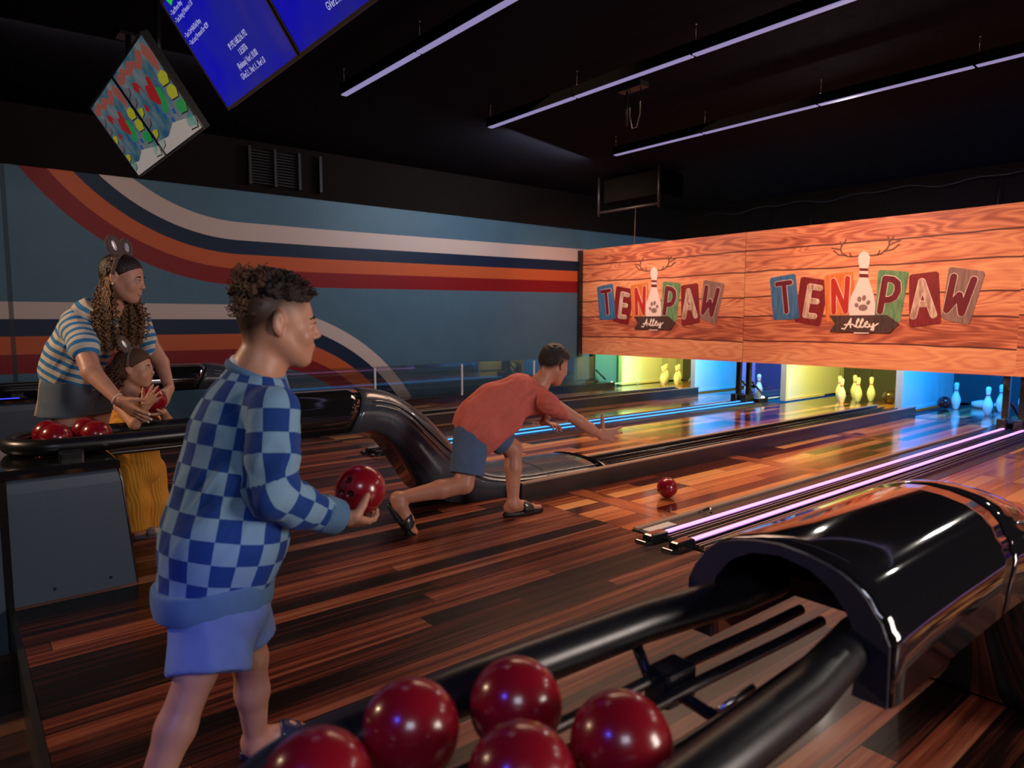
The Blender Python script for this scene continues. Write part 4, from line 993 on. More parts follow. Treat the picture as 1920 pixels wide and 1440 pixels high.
# skin, cloth and hair
def skin_mat(name, col, hair=None):
    m, t, b = nt_new(name); N = NX(t); X, Y, Z = N.xyz('Object')
    c = N.mix(N.noise(N.comb(X, Y, Z), 18., 3.), tuple(v*.86 for v in col), tuple(min(1, v*1.12) for v in col))
    if hair: c = N.mix(N.attr('tint'), c, hair)
    t.links.new(c, b.inputs['Base Color']); b.inputs['Roughness'].default_value = .46
    b.inputs['Subsurface Weight'].default_value = .12; b.inputs['Subsurface Scale'].default_value = .008; b.inputs['Subsurface Radius'].default_value = (1, .35, .2)
    bp = t.nodes.new('ShaderNodeBump'); bp.inputs['Strength'].default_value = .05; bp.inputs['Distance'].default_value = .002
    t.links.new(N.noise(N.comb(X, Y, Z), 260., 3.), bp.inputs['Height']); t.links.new(bp.outputs[0], b.inputs['Normal']); return m
def cloth_mat(name, col, rough=.85, fine=420., bump=.25, pat=None):
    m, t, b = nt_new(name); N = NX(t); X, Y, Z = N.xyz('Object'); nz = N.noise(N.comb(X, Y, Z), 25., 4.)
    if pat is None: c = N.mix(nz, tuple(v*.85 for v in col), tuple(min(1, v*1.15) for v in col))
    else: c = pat(N)
    t.links.new(c, b.inputs['Base Color']); b.inputs['Roughness'].default_value = rough; b.inputs['Specular IOR Level'].default_value = .25
    b.inputs['Sheen Weight'].default_value = .08
    bp = t.nodes.new('ShaderNodeBump'); bp.inputs['Strength'].default_value = bump; bp.inputs['Distance'].default_value = .0015
    t.links.new(N.noise(N.comb(X, Y, Z), fine, 2.), bp.inputs['Height']); t.links.new(bp.outputs[0], b.inputs['Normal']); return m
M['skinA'] = skin_mat('skin_boy', (.56, .27, .17), (.045, .022, .012)); M['skinB'] = skin_mat('skin_boy_crouching', (.50, .22, .14), (.022, .011, .007))
M['skinM'] = skin_mat('skin_woman', (.60, .30, .20)); M['skinC'] = skin_mat('skin_child', (.60, .30, .18))
M['hairA'] = mat('dark_curls', (.016, .008, .005), .55, bump=.6, bscale=240); M['hairA2'] = mat('brown_curl_tips', (.085, .036, .016), .6, bump=.6, bscale=240)
M['hairB'] = mat('black_hair', (.007, .005, .005), .5, bump=.6, bscale=240)
M['hairM'] = mat('brown_hair', (.17, .088, .040), .45, bump=.5, bscale=200); M['hairMd'] = mat('dark_brown_hair', (.022, .011, .006), .4, bump=.5, bscale=160); M['hairL'] = mat('honey_strands', (.42, .23, .10), .42)
M['hairC'] = mat('brown_child_hair', (.085, .040, .020), .5, bump=.6, bscale=220)
M['brow'] = mat('brow_hair', (.018, .009, .006), .7)
def checker(N):
    u, v = N.attr('cu'), N.attr('cv'); k = N.m('MODULO', N.m('ADD', N.m('FLOOR', u), N.m('FLOOR', v)), 2.)
    k = N.m('ABSOLUTE', k); return N.mix(N.m('GREATER_THAN', k, .5), (.21, .37, .53), (.010, .052, .25))
M['checker'] = cloth_mat('checker_knit', (0, 0, 0), .85, 520, .35, checker)
M['rib'] = cloth_mat('blue_ribbing', (.10, .21, .36)); M['tee'] = cloth_mat('white_tee', (.82, .82, .85))
M['shortsA'] = cloth_mat('periwinkle_cotton', (.17, .26, .53)); M['coral'] = cloth_mat('coral_jersey', (.60, .135, .105))
M['denim'] = cloth_mat('blue_denim', (.075, .125, .24), .8, 700, .4); M['denimM'] = cloth_mat('grey_denim', (.085, .115, .155), .8, 700, .4)
def stripes(N):
    v = N.m('FRACT', N.attr('cv')); return N.mix(N.m('GREATER_THAN', v, .54), (.66, .60, .50), (.035, .22, .50))
M['stripe'] = cloth_mat('striped_jersey', (0, 0, 0), .8, 520, .2, stripes)
def ribbed(N):
    X, Y, Z = N.xyz('Object'); w = N.m('SINE', N.m('MULTIPLY', N.m('ADD', X, N.m('MULTIPLY', Y, -1.25)), 300.)); return N.mix(N.m('MULTIPLY_ADD', w, .35, .5), (.52, .20, .016), (.86, .40, .05))
M['yellow'] = cloth_mat('mustard_ribbed', (0, 0, 0), .85, 420, .3, ribbed)
M['creamcloth'] = cloth_mat('cream_cloth', (.50, .38, .27)); M['fur'] = mat('grey_plush', (.16, .11, .09), .9, bump=1., bscale=160); M['satin'] = mat('silver_satin', (.70, .66, .70), .3, .3)
M['blackslide'] = mat('black_slide', (.010, .010, .011), .5, bump=.1, bscale=200); M['navyslide'] = mat('navy_slide', (.010, .014, .06), .5); M['greyslide'] = mat('grey_sandal', (.12, .10, .13), .5)
M['pearl'] = mat('pearl', (.9, .88, .82), .15, coat=1)
def axis_uv(V, a, b, n, vs, u0=0, ref=Vector((0, 0, 1))):
    """u = turns about the axis a-b times n, v = distance along it / vs"""
    a = np.array(a); d = np.array(b)-a; L = np.linalg.norm(d); d = d/L; r = np.array(ref); e1 = r-d*r.dot(d); e1 /= np.linalg.norm(e1); e2 = np.cross(d, e1); q = V-a
    return (np.arctan2(q@e2, q@e1)/(2*np.pi)+.5)*n+u0, (q@d)/vs
def curve_uv(V, pts, n, vs, ref):
    P3 = [Vector(p) for p in pts]; C3 = []
    for j in range(len(P3)-1):
        p0, p1, p2, p3 = P3[max(j-1, 0)], P3[j], P3[j+1], P3[min(j+2, len(P3)-1)]
        for i in range(40):
            f = i/40; C3.append(.5*((2*p1)+(p2-p0)*f+(2*p0-5*p1+4*p2-p3)*f*f+(3*p1-p0-3*p2+p3)*f**3))
    C3.append(P3[-1]); K_ = np.array(C3); T = np.gradient(K_, axis=0); T /= np.linalg.norm(T, axis=1, keepdims=True); L = np.concatenate([[0], np.cumsum(np.linalg.norm(np.diff(K_, axis=0), axis=1))])
    e = np.array(ref, dtype=float); E1 = []
    for t in T: e = e-t*e.dot(t); e = e/np.linalg.norm(e); E1.append(e)
    E1 = np.array(E1); E2 = np.cross(T, E1); idx = np.zeros(len(V), int)
    for a in range(0, len(V), 20000): idx[a:a+20000] = ((V[a:a+20000, None]-K_[None])**2).sum(2).argmin(1)
    q = V-K_[idx]; dv = (q*T[idx]).sum(1); ang = np.arctan2((q*E2[idx]).sum(1), (q*E1[idx]).sum(1))
    return (ang/(2*np.pi)+.5)*n, (L[idx]+np.where((idx == 0) | (idx == len(K_)-1), dv, np.clip(dv, -.004, .004)))/vs
def seg_dist(V, a, b):
    a = np.array(a); d = np.array(b)-a; t = np.clip(((V-a)@d)/(d@d), 0, 1); return np.linalg.norm(V-a-t[:, None]*d, axis=1), t

REFV = Vector((.31, .22, .05))
def curl_locks(root, locks, m, r0, amp, pitch, seed=0, name='lock'):
    rnd = random.Random(seed)
    g = MB()
    for pts in locks:
        pts = [Vector(p) for p in pts]; L = sum((b-a).length for a, b in zip(pts[:-1], pts[1:])); n = max(24, int(L/.0042)); ph = rnd.uniform(0, 6.28); out = []; rr = []; sg = rnd.choice((-1, 1))
        for i in range(n):
            t = i/(n-1)*(len(pts)-1); j = min(int(t), len(pts)-2); f = t-j; p0, p1, p2, p3 = pts[max(j-1, 0)], pts[j], pts[j+1], pts[min(j+2, len(pts)-1)]
            p = .5*((2*p1)+(p2-p0)*f+(2*p0-5*p1+4*p2-p3)*f*f+(3*p1-p0-3*p2+p3)*f**3); d = (p2-p1).normalized(); a = (REFV-d*REFV.dot(d)).normalized(); b = d.cross(a); q = i/(n-1); am = amp*min(1, q*3)*(.75+.5*noise.noise(Vector((q*9, ph, 0))))
            th = ph+sg*2*math.pi*(q*L/pitch)+2.2*noise.noise(Vector((q*7, ph*3, 4))); out.append(p+a*am*math.cos(th)+b*am*math.sin(th)); rr.append(r0*(1-.45*q)*(.6 if q < .03 else 1))
        g.tube(out, rr, 6)
    return obj(name, g, m, root)

# ---- boy in the checked sweatshirt
def boy_checked():
    root = thing('person', 'boy in blue checked sweatshirt and shorts holding a red ball, nearest person', 'person', (-1.75, .55, 0))
    H = Frame(P(523, 606, 1.83), RT*math.cos(math.radians(24))+(FW.cross(Vector((0, 0, 1))).cross(Vector((0, 0, -1))).normalized()*1.0)*math.sin(math.radians(24))-Vector((0, 0, .06)), (0, 0, 1), .94)
    neckb = P(478, 705, 1.83); pel = P(412, 1105, 1.80)
    S = SDF(); head_shapes(S, H)
    S.chain([H(-.035, 0, -.030), (H(-.035, 0, -.10)+neckb)/2, neckb], [.052, .050, .054], .03)
    shR, elR, wrR = P(513, 770, 1.72), P(508, 922, 1.70), P(640, 968, 1.865)
    shL, elL, wrL = P(432, 762, 1.93), P(366, 905, 1.92), P(420, 1030, 1.97)
    S.chain([neckb, P(468, 800, 1.82), P(440, 930, 1.81), pel], [.06, .085, .08, .085], .05); S.chain([shR, P(470, 780, 1.82), shL], [.035, .06, .035], .03)
    S.chain([shR, elR, wrR], [.036, .030, .0215], .01); S.chain([shL, elL, wrL], [.036, .030, .022], .01)
    bc = P(676, 918, 1.985)      # ball in the hand
    dR = (P(697, 990, 1.985)-wrR)
    hand(S, wrR, dR, (bc-P(676, 985, 1.93)), RT*.35-FW*1., .94, (.60, .55, .52, .52), .10, None)
    S.cone(P(655, 975, 1.872), P(668, 968, 1.868), .017, .0155, .014); S.cone(P(668, 968, 1.868), P(680, 948, 1.880), .0135, .0115, .008); S.cone(P(680, 948, 1.880), P(689, 929, 1.896), .0115, .0090, .004)
    hand(S, wrL, Vector((0, .3, -1)), RT, FW*-1, .85, (.3, .3, .35, .4))
    hipR, knR, anR = P(418, 1120, 1.76), P(368, 1262, 1.70), P(262, 1530, 1.60)
    hipL, knL, anL = P(440, 1120, 1.86), P(468, 1235, 1.88), P(480, 1392, 1.955)
    hlR = Vector((anR.x-.03, anR.y-.04, .024)); toR = hlR+Vector((.03, .215, 0)); anR = Vector((anR.x, anR.y, .085))
    S.chain([hipR, knR, knR*.62+anR*.38, anR], [.068, .046, .045, .028], .02); S.chain([hipL, knL, knL*.62+anL*.38, anL], [.068, .046, .044, .028], .02)
    hlL = Vector((-1.925, .585, .024)); toL = hlL+Vector((.055, .215, 0))
    foot(S, anR, hlR, toR, (0, 0, 1), 1., 1); foot(S, anL, hlL, toL, (0, 0, 1), 1., -1)
    def tint(V):
        q = V-np.array(H.o); f, l, u = q@np.array(H.f), np.abs(q@np.array(H.l)), q@np.array(H.u)
        # faded sides: hair line runs from the brow over the ear to the nape
        line = np.interp(f, [-.12, -.07, -.03, 0, .03, .055, .075], [-.082, -.068, -.042, .010, .014, .024, .060])*H.s
        t_ = np.clip((u-line)/.050, 0, 1); return np.where(q@np.array(H.u) > -.1, t_**1.1*.96, 0)*(f < .072)
    sdf_obj('body', S, .0042, 'skinA', root, attrs={'tint': tint})
    head_parts(H, root, 'brow', 'skinA')
    # hair: dark top with loose curls, frizzier and browner at the back of the crown
    rnd = random.Random(3); S = SDF(); S.ell(H(-.018, 0, .066), (.094*H.s, .070*H.s, .064*H.s), H.R, .02); S.ell(H(.040, 0, .080), (.048*H.s, .060*H.s, .036*H.s), H.R, .02); S.cut(H(.082, 0, .072), H.f*.42-H.u*.9, .002)
    S2 = SDF()
    for i in range(520):
        a = rnd.uniform(-math.pi, math.pi); e = rnd.uniform(.12, 1.5); dirv = (math.cos(a)*math.cos(e), math.sin(a)*math.cos(e), math.sin(e)); back = max(0, -dirv[0]-.05)
        R_ = (1+back*.22*rnd.random())
        c = H(-.018+dirv[0]*.096*R_, dirv[1]*.074*R_, .058+dirv[2]*(.078+back*.03)*R_); r = rnd.uniform(.004, .0095)
        b = c+Vector((rnd.uniform(-1, 1), rnd.uniform(-1, 1), rnd.uniform(-.3, 1)))*.014
        if dirv[0] < -.35 and e > .15: S2.cone(c-(b-c)*.4, c, r, r*.8, .006)
        else: S.cone(c, b, r, r*.7, .005)
    hr = sdf_obj('hair', S, .0032, 'hairA', root); sdf_obj('hair_base', S2, .0032, 'hairA2', hr); T_ = []
    for i in range(260):
        c = H(-.074+rnd.uniform(-.040, .045), rnd.uniform(-.058, .058), .085+rnd.uniform(-.070, .045)); o = (c-H(-.03, 0, .03)).normalized(); d_ = (o+Vector((rnd.uniform(-1, 1), rnd.uniform(-1, 1), rnd.uniform(-.2, 1)))*.8).normalized()
        T_.append([c, c+d_*.018, c+d_*.026+o*rnd.uniform(.0, .012)])
    curl_locks(hr, T_, 'hairA2', .0021, .0050, .014, 6, 'frizzy_curls'); T_ = []
    for i in range(150):
        a = rnd.uniform(-1.9, 1.9); e = rnd.uniform(.3, 1.5); o = (H.f*(math.cos(a)*math.cos(e))+H.l*(math.sin(a)*math.cos(e))+H.u*math.sin(e)); c = H(-.018+math.cos(a)*math.cos(e)*.090, math.sin(a)*math.cos(e)*.068, .060+math.sin(e)*.070); T_.append([c, c+o*.012+H.f*.008, c+o*.016+H.f*.020])
    curl_locks(hr, T_, 'hairA', .0026, .0045, .016, 7, 'top_curls')
    # white tee neckline, sweatshirt, ribbing, shorts
    ax1, ax0 = P(474, 720, 1.83), P(404, 1110, 1.80)
    def ringpts(c, n, r1, r2, k=28, ph=Vector((1, 0, 0))):
        n = Vector(n).normalized(); a = (ph-n*ph.dot(n)).normalized(); b = n.cross(a); return [c+a*r1*math.cos(2*math.pi*i/k)+b*r2*math.sin(2*math.pi*i/k) for i in range(k)]
    nn = Vector((0, 0, 1))+RT*.34-Vector((FW.x, FW.y, 0))*.06
    g = MB(); g.tube(ringpts(P(482, 684, 1.83), nn, .058, .061), .0085, 10, closed=True); obj('tee_neckline', g, 'tee', root)
    S = SDF(); S.chain([P(479, 725, 1.83), P(472, 752, 1.83), P(461, 812, 1.82), P(446, 905, 1.81), P(424, 1005, 1.80), P(406, 1085, 1.80)], [.062, .096, .128, .137, .146, .140], .05)
    S.cone(P(482, 700, 1.83), P(475, 735, 1.83), .064, .082, .02); S.cut(P(481, 692, 1.83), nn, 0); S.chain([shR, P(470, 768, 1.83), shL], [.050, .070, .050], .04)
    sR = [shR, P(512, 850, 1.705), elR, P(560, 950, 1.765), P(622, 967, 1.85)]; S.chain(sR, [.062, .060, .058, .050, .043], .022)
    S.chain([shL, elL, wrL], [.056, .050, .04], .02); S.cone(elR, elR+(elR-P(520, 850, 1.72)).normalized()*.012, .058, .055, .02)
     
    def which(V):
        dR_, _ = seg_dist(V, shR, elR); d2, _ = seg_dist(V, elR, sR[-1]); dT, _ = seg_dist(V, ax1, ax0); dL, _ = seg_dist(V, shL, elL); dL2, _ = seg_dist(V, elL, wrL)
        arm = np.minimum(dR_, d2)-.060; return np.where(np.minimum(dL, dL2)-.052 < np.minimum(arm, dT-.150), 2, np.where(arm < dT-.155, 1, 0)), d2 < dR_
    def cu(V, ret='u'):
        w_, fore = which(V); ut, vt = axis_uv(V, ax1, ax0, 18, .0555, 0); ua, va = curve_uv(V, [shR, P(512, 850, 1.705), elR+Vector((.012, .012, .012)), sR[-1]], 6, .057, (1, .3, 0)); ul, vl = axis_uv(V, shL, elL, 6, .056)
        U = np.where(w_ == 0, ut, np.where(w_ == 2, ul, ua)); VV = np.where(w_ == 0, vt, np.where(w_ == 2, vl, va))
        return (U+40) if ret == 'u' else (VV+40)
    sw = sdf_obj('sweatshirt', S, .0042, 'checker', root, fold=dict(amp=.008, freq=5.5, axis=P(500, 800, 1.75)-P(380, 1000, 1.8), seed=3, wave=lambda V: .45+.9*np.exp(-((V[:, 2]-P(508, 925, 1.7).z)/.10)**2)), attrs={'cu': lambda V: cu(V), 'cv': lambda V: cu(V, 'v')})
    S = SDF(); S.chain([P(405, 1082, 1.80), P(401, 1106, 1.80)], [.147, .147], .02); S.cut(P(401, 1138, 1.80), Vector((.0, .0, -1)), 0); S.cut(P(404, 1076, 1.80), Vector((0, -.08, 1)), 0)
    sdf_obj('hem_band', S, .0045, 'rib', sw, fold=dict(amp=.003, freq=7.))
    g = MB(); g.tube(ringpts(P(480, 694, 1.83), nn, .065, .068), .0125, 10, closed=True); obj('collar', g, 'rib', sw)
    S = SDF(); d = (sR[-1]-sR[-2]).normalized(); S.cone(sR[-1]-d*.030, sR[-1]+d*.014, .0495, .0475, .01); S.cut(sR[-1]+d*.022, d, 0); S.cut(sR[-1]-d*.04, -d, 0); sdf_obj('cuff', S, .004, 'rib', sw, fold=dict(amp=.002, freq=12.))
    S = SDF(); S.cone(P(408, 1085, 1.80), P(415, 1135, 1.79), .118, .118, .03); kR = P(391, 1290, 1.705); S.cone(P(402, 1140, 1.775), kR, .100, .097, .03); S.cut(P(391, 1261, 1.71), kR-P(402, 1140, 1.775), 0)
    V1 = S.mesh(.005); S = SDF(); kL = P(472, 1232, 1.885); S.cone(P(430, 1125, 1.84), kL, .095, .072, .03); S.cut(P(470, 1198, 1.875), kL-P(430, 1125, 1.84), 0); V2 = S.mesh(.005)
    V, Q = np.vstack([V1[0], V2[0]]), np.vstack([V1[1], V2[1]+len(V1[0])]); V = folds(smooth_mesh(V, Q, 1), Q, .005, (1, 1, .35), 7., 9.); raw_obj('shorts', V, Q, 'shortsA', root, None, True)
    slide(root, hlL-Vector((0, 0, .0)), toL, (0, 0, 1), 1., 'navyslide', -1); slide(root, hlR, toR, (0, 0, 1), 1., 'navyslide', 1)
    b = ball(tuple(bc), 'red bowling ball held on the open palm of the boy in the checked sweatshirt', None, tuple((-FW*.86-RT*.36+Vector((0, 0, .10))).to_track_quat('Z', 'Y').to_euler())); return root
boy_checked()

# ---- crouching boy in coral shirt
def boy_coral():
    root = thing('person', 'boy in a coral t-shirt and denim shorts lunging after throwing a ball', 'person', (-3.35, 2.5, 0))
    yw = math.radians(43); hf = RT*math.cos(yw)+Vector((FW.x, FW.y, 0)).normalized()*math.sin(yw)
    H = Frame(P(1039, 684, 4.38), hf-Vector((0, 0, .38)), (0, 0, 1), .98)
    S = SDF(); head_shapes(S, H); neckb = P(1006, 726, 4.34)
    S.chain([H(-.035, 0, -.030), (H(-.04, 0, -.09)+neckb)/2, neckb], [.052, .048, .060], .03)
    shR, elR, wrR = P(1028, 752, 4.22), P(1086, 790, 4.34), P(1124, 815, 4.50)
    shL, elL, wrL = P(1002, 735, 4.50), P(1032, 770, 4.58), P(1018, 792, 4.50)
    pel = P(896, 800, 4.22)
    S.chain([pel, P(930, 765, 4.25), P(975, 748, 4.30), neckb], [.09, .085, .09, .06], .05); S.chain([shR, P(1000, 742, 4.35), shL], [.04, .06, .04], .03)
    S.chain([shR, elR, elR*.5+wrR*.5, wrR], [.044, .038, .036, .022], .012); S.chain([shL, elL, wrL], [.04, .034, .024], .01)
    hand(S, wrR, P(1158, 817, 4.56)-wrR, FW*1.-RT*.2, Vector((0, 0, 1)), 1.12, (.05, .16, .34, .50), .26, (1.05, .05))
    hand(S, wrL, P(1036, 796, 4.46)-wrL, Vector((0, 0, -1)), RT, .9, (.5, .5, .6, .6))
    hipR, knR, anR = P(888, 806, 4.16), P(870, 908, 4.10), P(745, 935, 3.99)
    hipL, knL, anL = P(905, 800, 4.30), P(962, 842, 4.40), P(962, 945, 4.38)
    S.chain([hipR, knR, knR*.64+anR*.36, anR], [.085, .056, .055, .034], .02); S.chain([hipL, knL, knL*.66+anL*.34, anL], [.085, .058, .054, .034], .02)
    hlL = P(948, 962, 4.38); hlL.z = .026; toL = hlL+Vector((.03, .265, 0)); up = Vector((0, 0, 1))
    foot(S, anL, hlL, toL, up, 1.08, -1)
    toR = P(770, 1000, 4.02); toR.z = .03; hlR = P(734, 946, 3.98); upR = (hlR-toR).normalized().cross(Vector((1, .15, 0))).normalized()
    if upR.z < 0 and upR.y < 0: upR = -upR
    upR = (RT*.75+Vector((0, 0, .5))); dd = (toR-hlR).normalized(); upR = (upR-dd*upR.dot(dd)).normalized()
    foot(S, anR, hlR, hlR+dd*.245, upR, 1.05, 1)
    def tint(V):
        q = V-np.array(H.o); f, u = q@np.array(H.f), q@np.array(H.u)
        line = np.interp(f, [-.12, -.07, -.03, 0, .03, .055, .075], [-.070, -.060, -.030, .015, .020, .030, .060]); t_ = np.clip((u-line)/.03, 0, 1); return np.where(u > -.1, t_*.97, 0)*(f < .072)
    sdf_obj('body', S, .0055, 'skinB', root, attrs={'tint': tint}); head_parts(H, root, 'brow', 'skinB')
    rnd = random.Random(5); S = SDF(); S.ell(H(-.018, 0, .060), (.098, .076, .072), H.R, .02); S.ell(H(.040, 0, .080), (.055, .062, .036), H.R, .02); S.ell(H(-.06, 0, .02), (.056, .070, .066), H.R, .02)
    for i in range(150):
        a = rnd.uniform(-math.pi, math.pi); e = rnd.uniform(.25, 1.5); c = H(-.016+math.cos(a)*math.cos(e)*.096, math.sin(a)*math.cos(e)*.074, .064+math.sin(e)*.066); b = c+(H.f*rnd.uniform(0, 1)+H.u*rnd.uniform(-.2, .7))*.018; S.cone(c, b, .008, .004, .004)
    S.cut(H(.082, 0, .066), H.f*.50-H.u*.85, .002); S.ell(H(-.058, 0, .025), (.054, .072, .062), H.R, .02)
    sdf_obj('hair', S, .0045, 'hairB', root)
    S = SDF(); S.chain([P(893, 806, 4.20), P(903, 788, 4.22), P(935, 762, 4.26), P(972, 742, 4.30), P(1004, 734, 4.34)], [.152, .150, .146, .128, .080], .05)
    S.chain([shR, P(990, 745, 4.34), shL], [.072, .10, .072], .05); S.chain([shR, P(1056, 770, 4.28)], [.075, .062], .02); S.cone(shL, P(1016, 762, 4.52), .06, .055, .02)
    S.cone(P(950, 785, 4.22), P(905, 830, 4.20), .09, .075, .05)
    S.cut(P(1008, 726, 4.34), (H.o-neckb).normalized()+RT*.2, 0); a_ = (P(1066, 778, 4.31)-shR).normalized(); 
    S.cut(P(900, 838, 4.2), Vector((0, -.15, -1))-RT*.75, 0)
    sh = sdf_obj('t_shirt', S, .0055, 'coral', root, fold=dict(amp=.013, freq=5., axis=P(1035, 745, 4.3)-P(905, 835, 4.2), seed=5, wave=lambda V: np.clip(-((V-np.array(P(900, 838, 4.2)))@np.array((Vector((0, -.15, -1))-RT*.75).normalized()))/.10-.15, 0, 1)))
    g = MB(); nrm = (H.o-neckb).normalized(); a = nrm.orthogonal().normalized(); b = nrm.cross(a); c = P(1011, 724, 4.345); g.tube([c+a*.068*math.cos(2*math.pi*i/24)+b*.064*math.sin(2*math.pi*i/24) for i in range(24)], .008, 8, closed=True); obj('neckband', g, 'coral', sh)
    S = SDF(); S.cone(pel, hipR, .080, .098, .04); kk = P(872, 905, 4.11); S.cone(P(886, 815, 4.16), kk, .110, .098, .04); S.cut(P(873, 889, 4.12), kk-P(886, 815, 4.16), 0); V1 = S.mesh(.0055)
    S = SDF(); S.cone(P(900, 800, 4.28), P(962, 838, 4.40), .105, .080, .04); S.cut(P(948, 829, 4.37), P(962, 838, 4.40)-P(900, 800, 4.28), 0); V2 = S.mesh(.0055)
    V, Q = np.vstack([V1[0], V2[0]]), np.vstack([V1[1], V2[1]+len(V1[0])]); V = folds(smooth_mesh(V, Q, 1), Q, .005, (1, 1, .6), 7., 2.); raw_obj('shorts', V, Q, 'denim', root, None, True)
    slide(root, hlL, toL, up, 1.08, 'blackslide', -1); slide(root, hlR-upR*.004, hlR+dd*.25-upR*.004, upR, 1.05, 'blackslide', 1)
    return root
boy_coral()

def ear_band(root, H, s, lift=0):
    r = thing('ear_headband', None, None, H.o); r.parent = root; r.location = H.o-origin_of(root)
    g = MB(); pts = [H(-.012, math.cos(a)*.090, .012+math.sin(a)*(.118+lift)) for a in [math.pi*i/22 for i in range(23)]]; g.tube(pts, .0105*H.s, 10); obj('band', g, 'fur', r)
    for sg in (1, -1):
        base = H(-.018, .050*sg, .104+lift); tip = H(-.062, .082*sg, .205+lift); mid = base*.5+tip*.5; ax = (tip-base).normalized(); fr = (H.f*.70+H.l*(-.55)).normalized(); fr = (fr-ax*fr.dot(ax)).normalized(); sd = ax.cross(fr)
        S = SDF(); S.ell(mid, (.014*s, .040*s, .060*s), (fr, sd, ax), .01); S.ell(base*.8+tip*.2, (.014*s, .032*s, .030*s), (fr, sd, ax), .01); S.sube(mid+fr*.016*s, (.009*s, .028*s, .046*s), (fr, sd, ax), .004); e = sdf_obj('ear', S, .0035, 'fur', r)
        S = SDF(); S.ell(mid+fr*.006*s, (.005*s, .013*s, .034*s), (fr, sd, ax), .01); sdf_obj('satin_lining', S, .0025, 'satin', e)
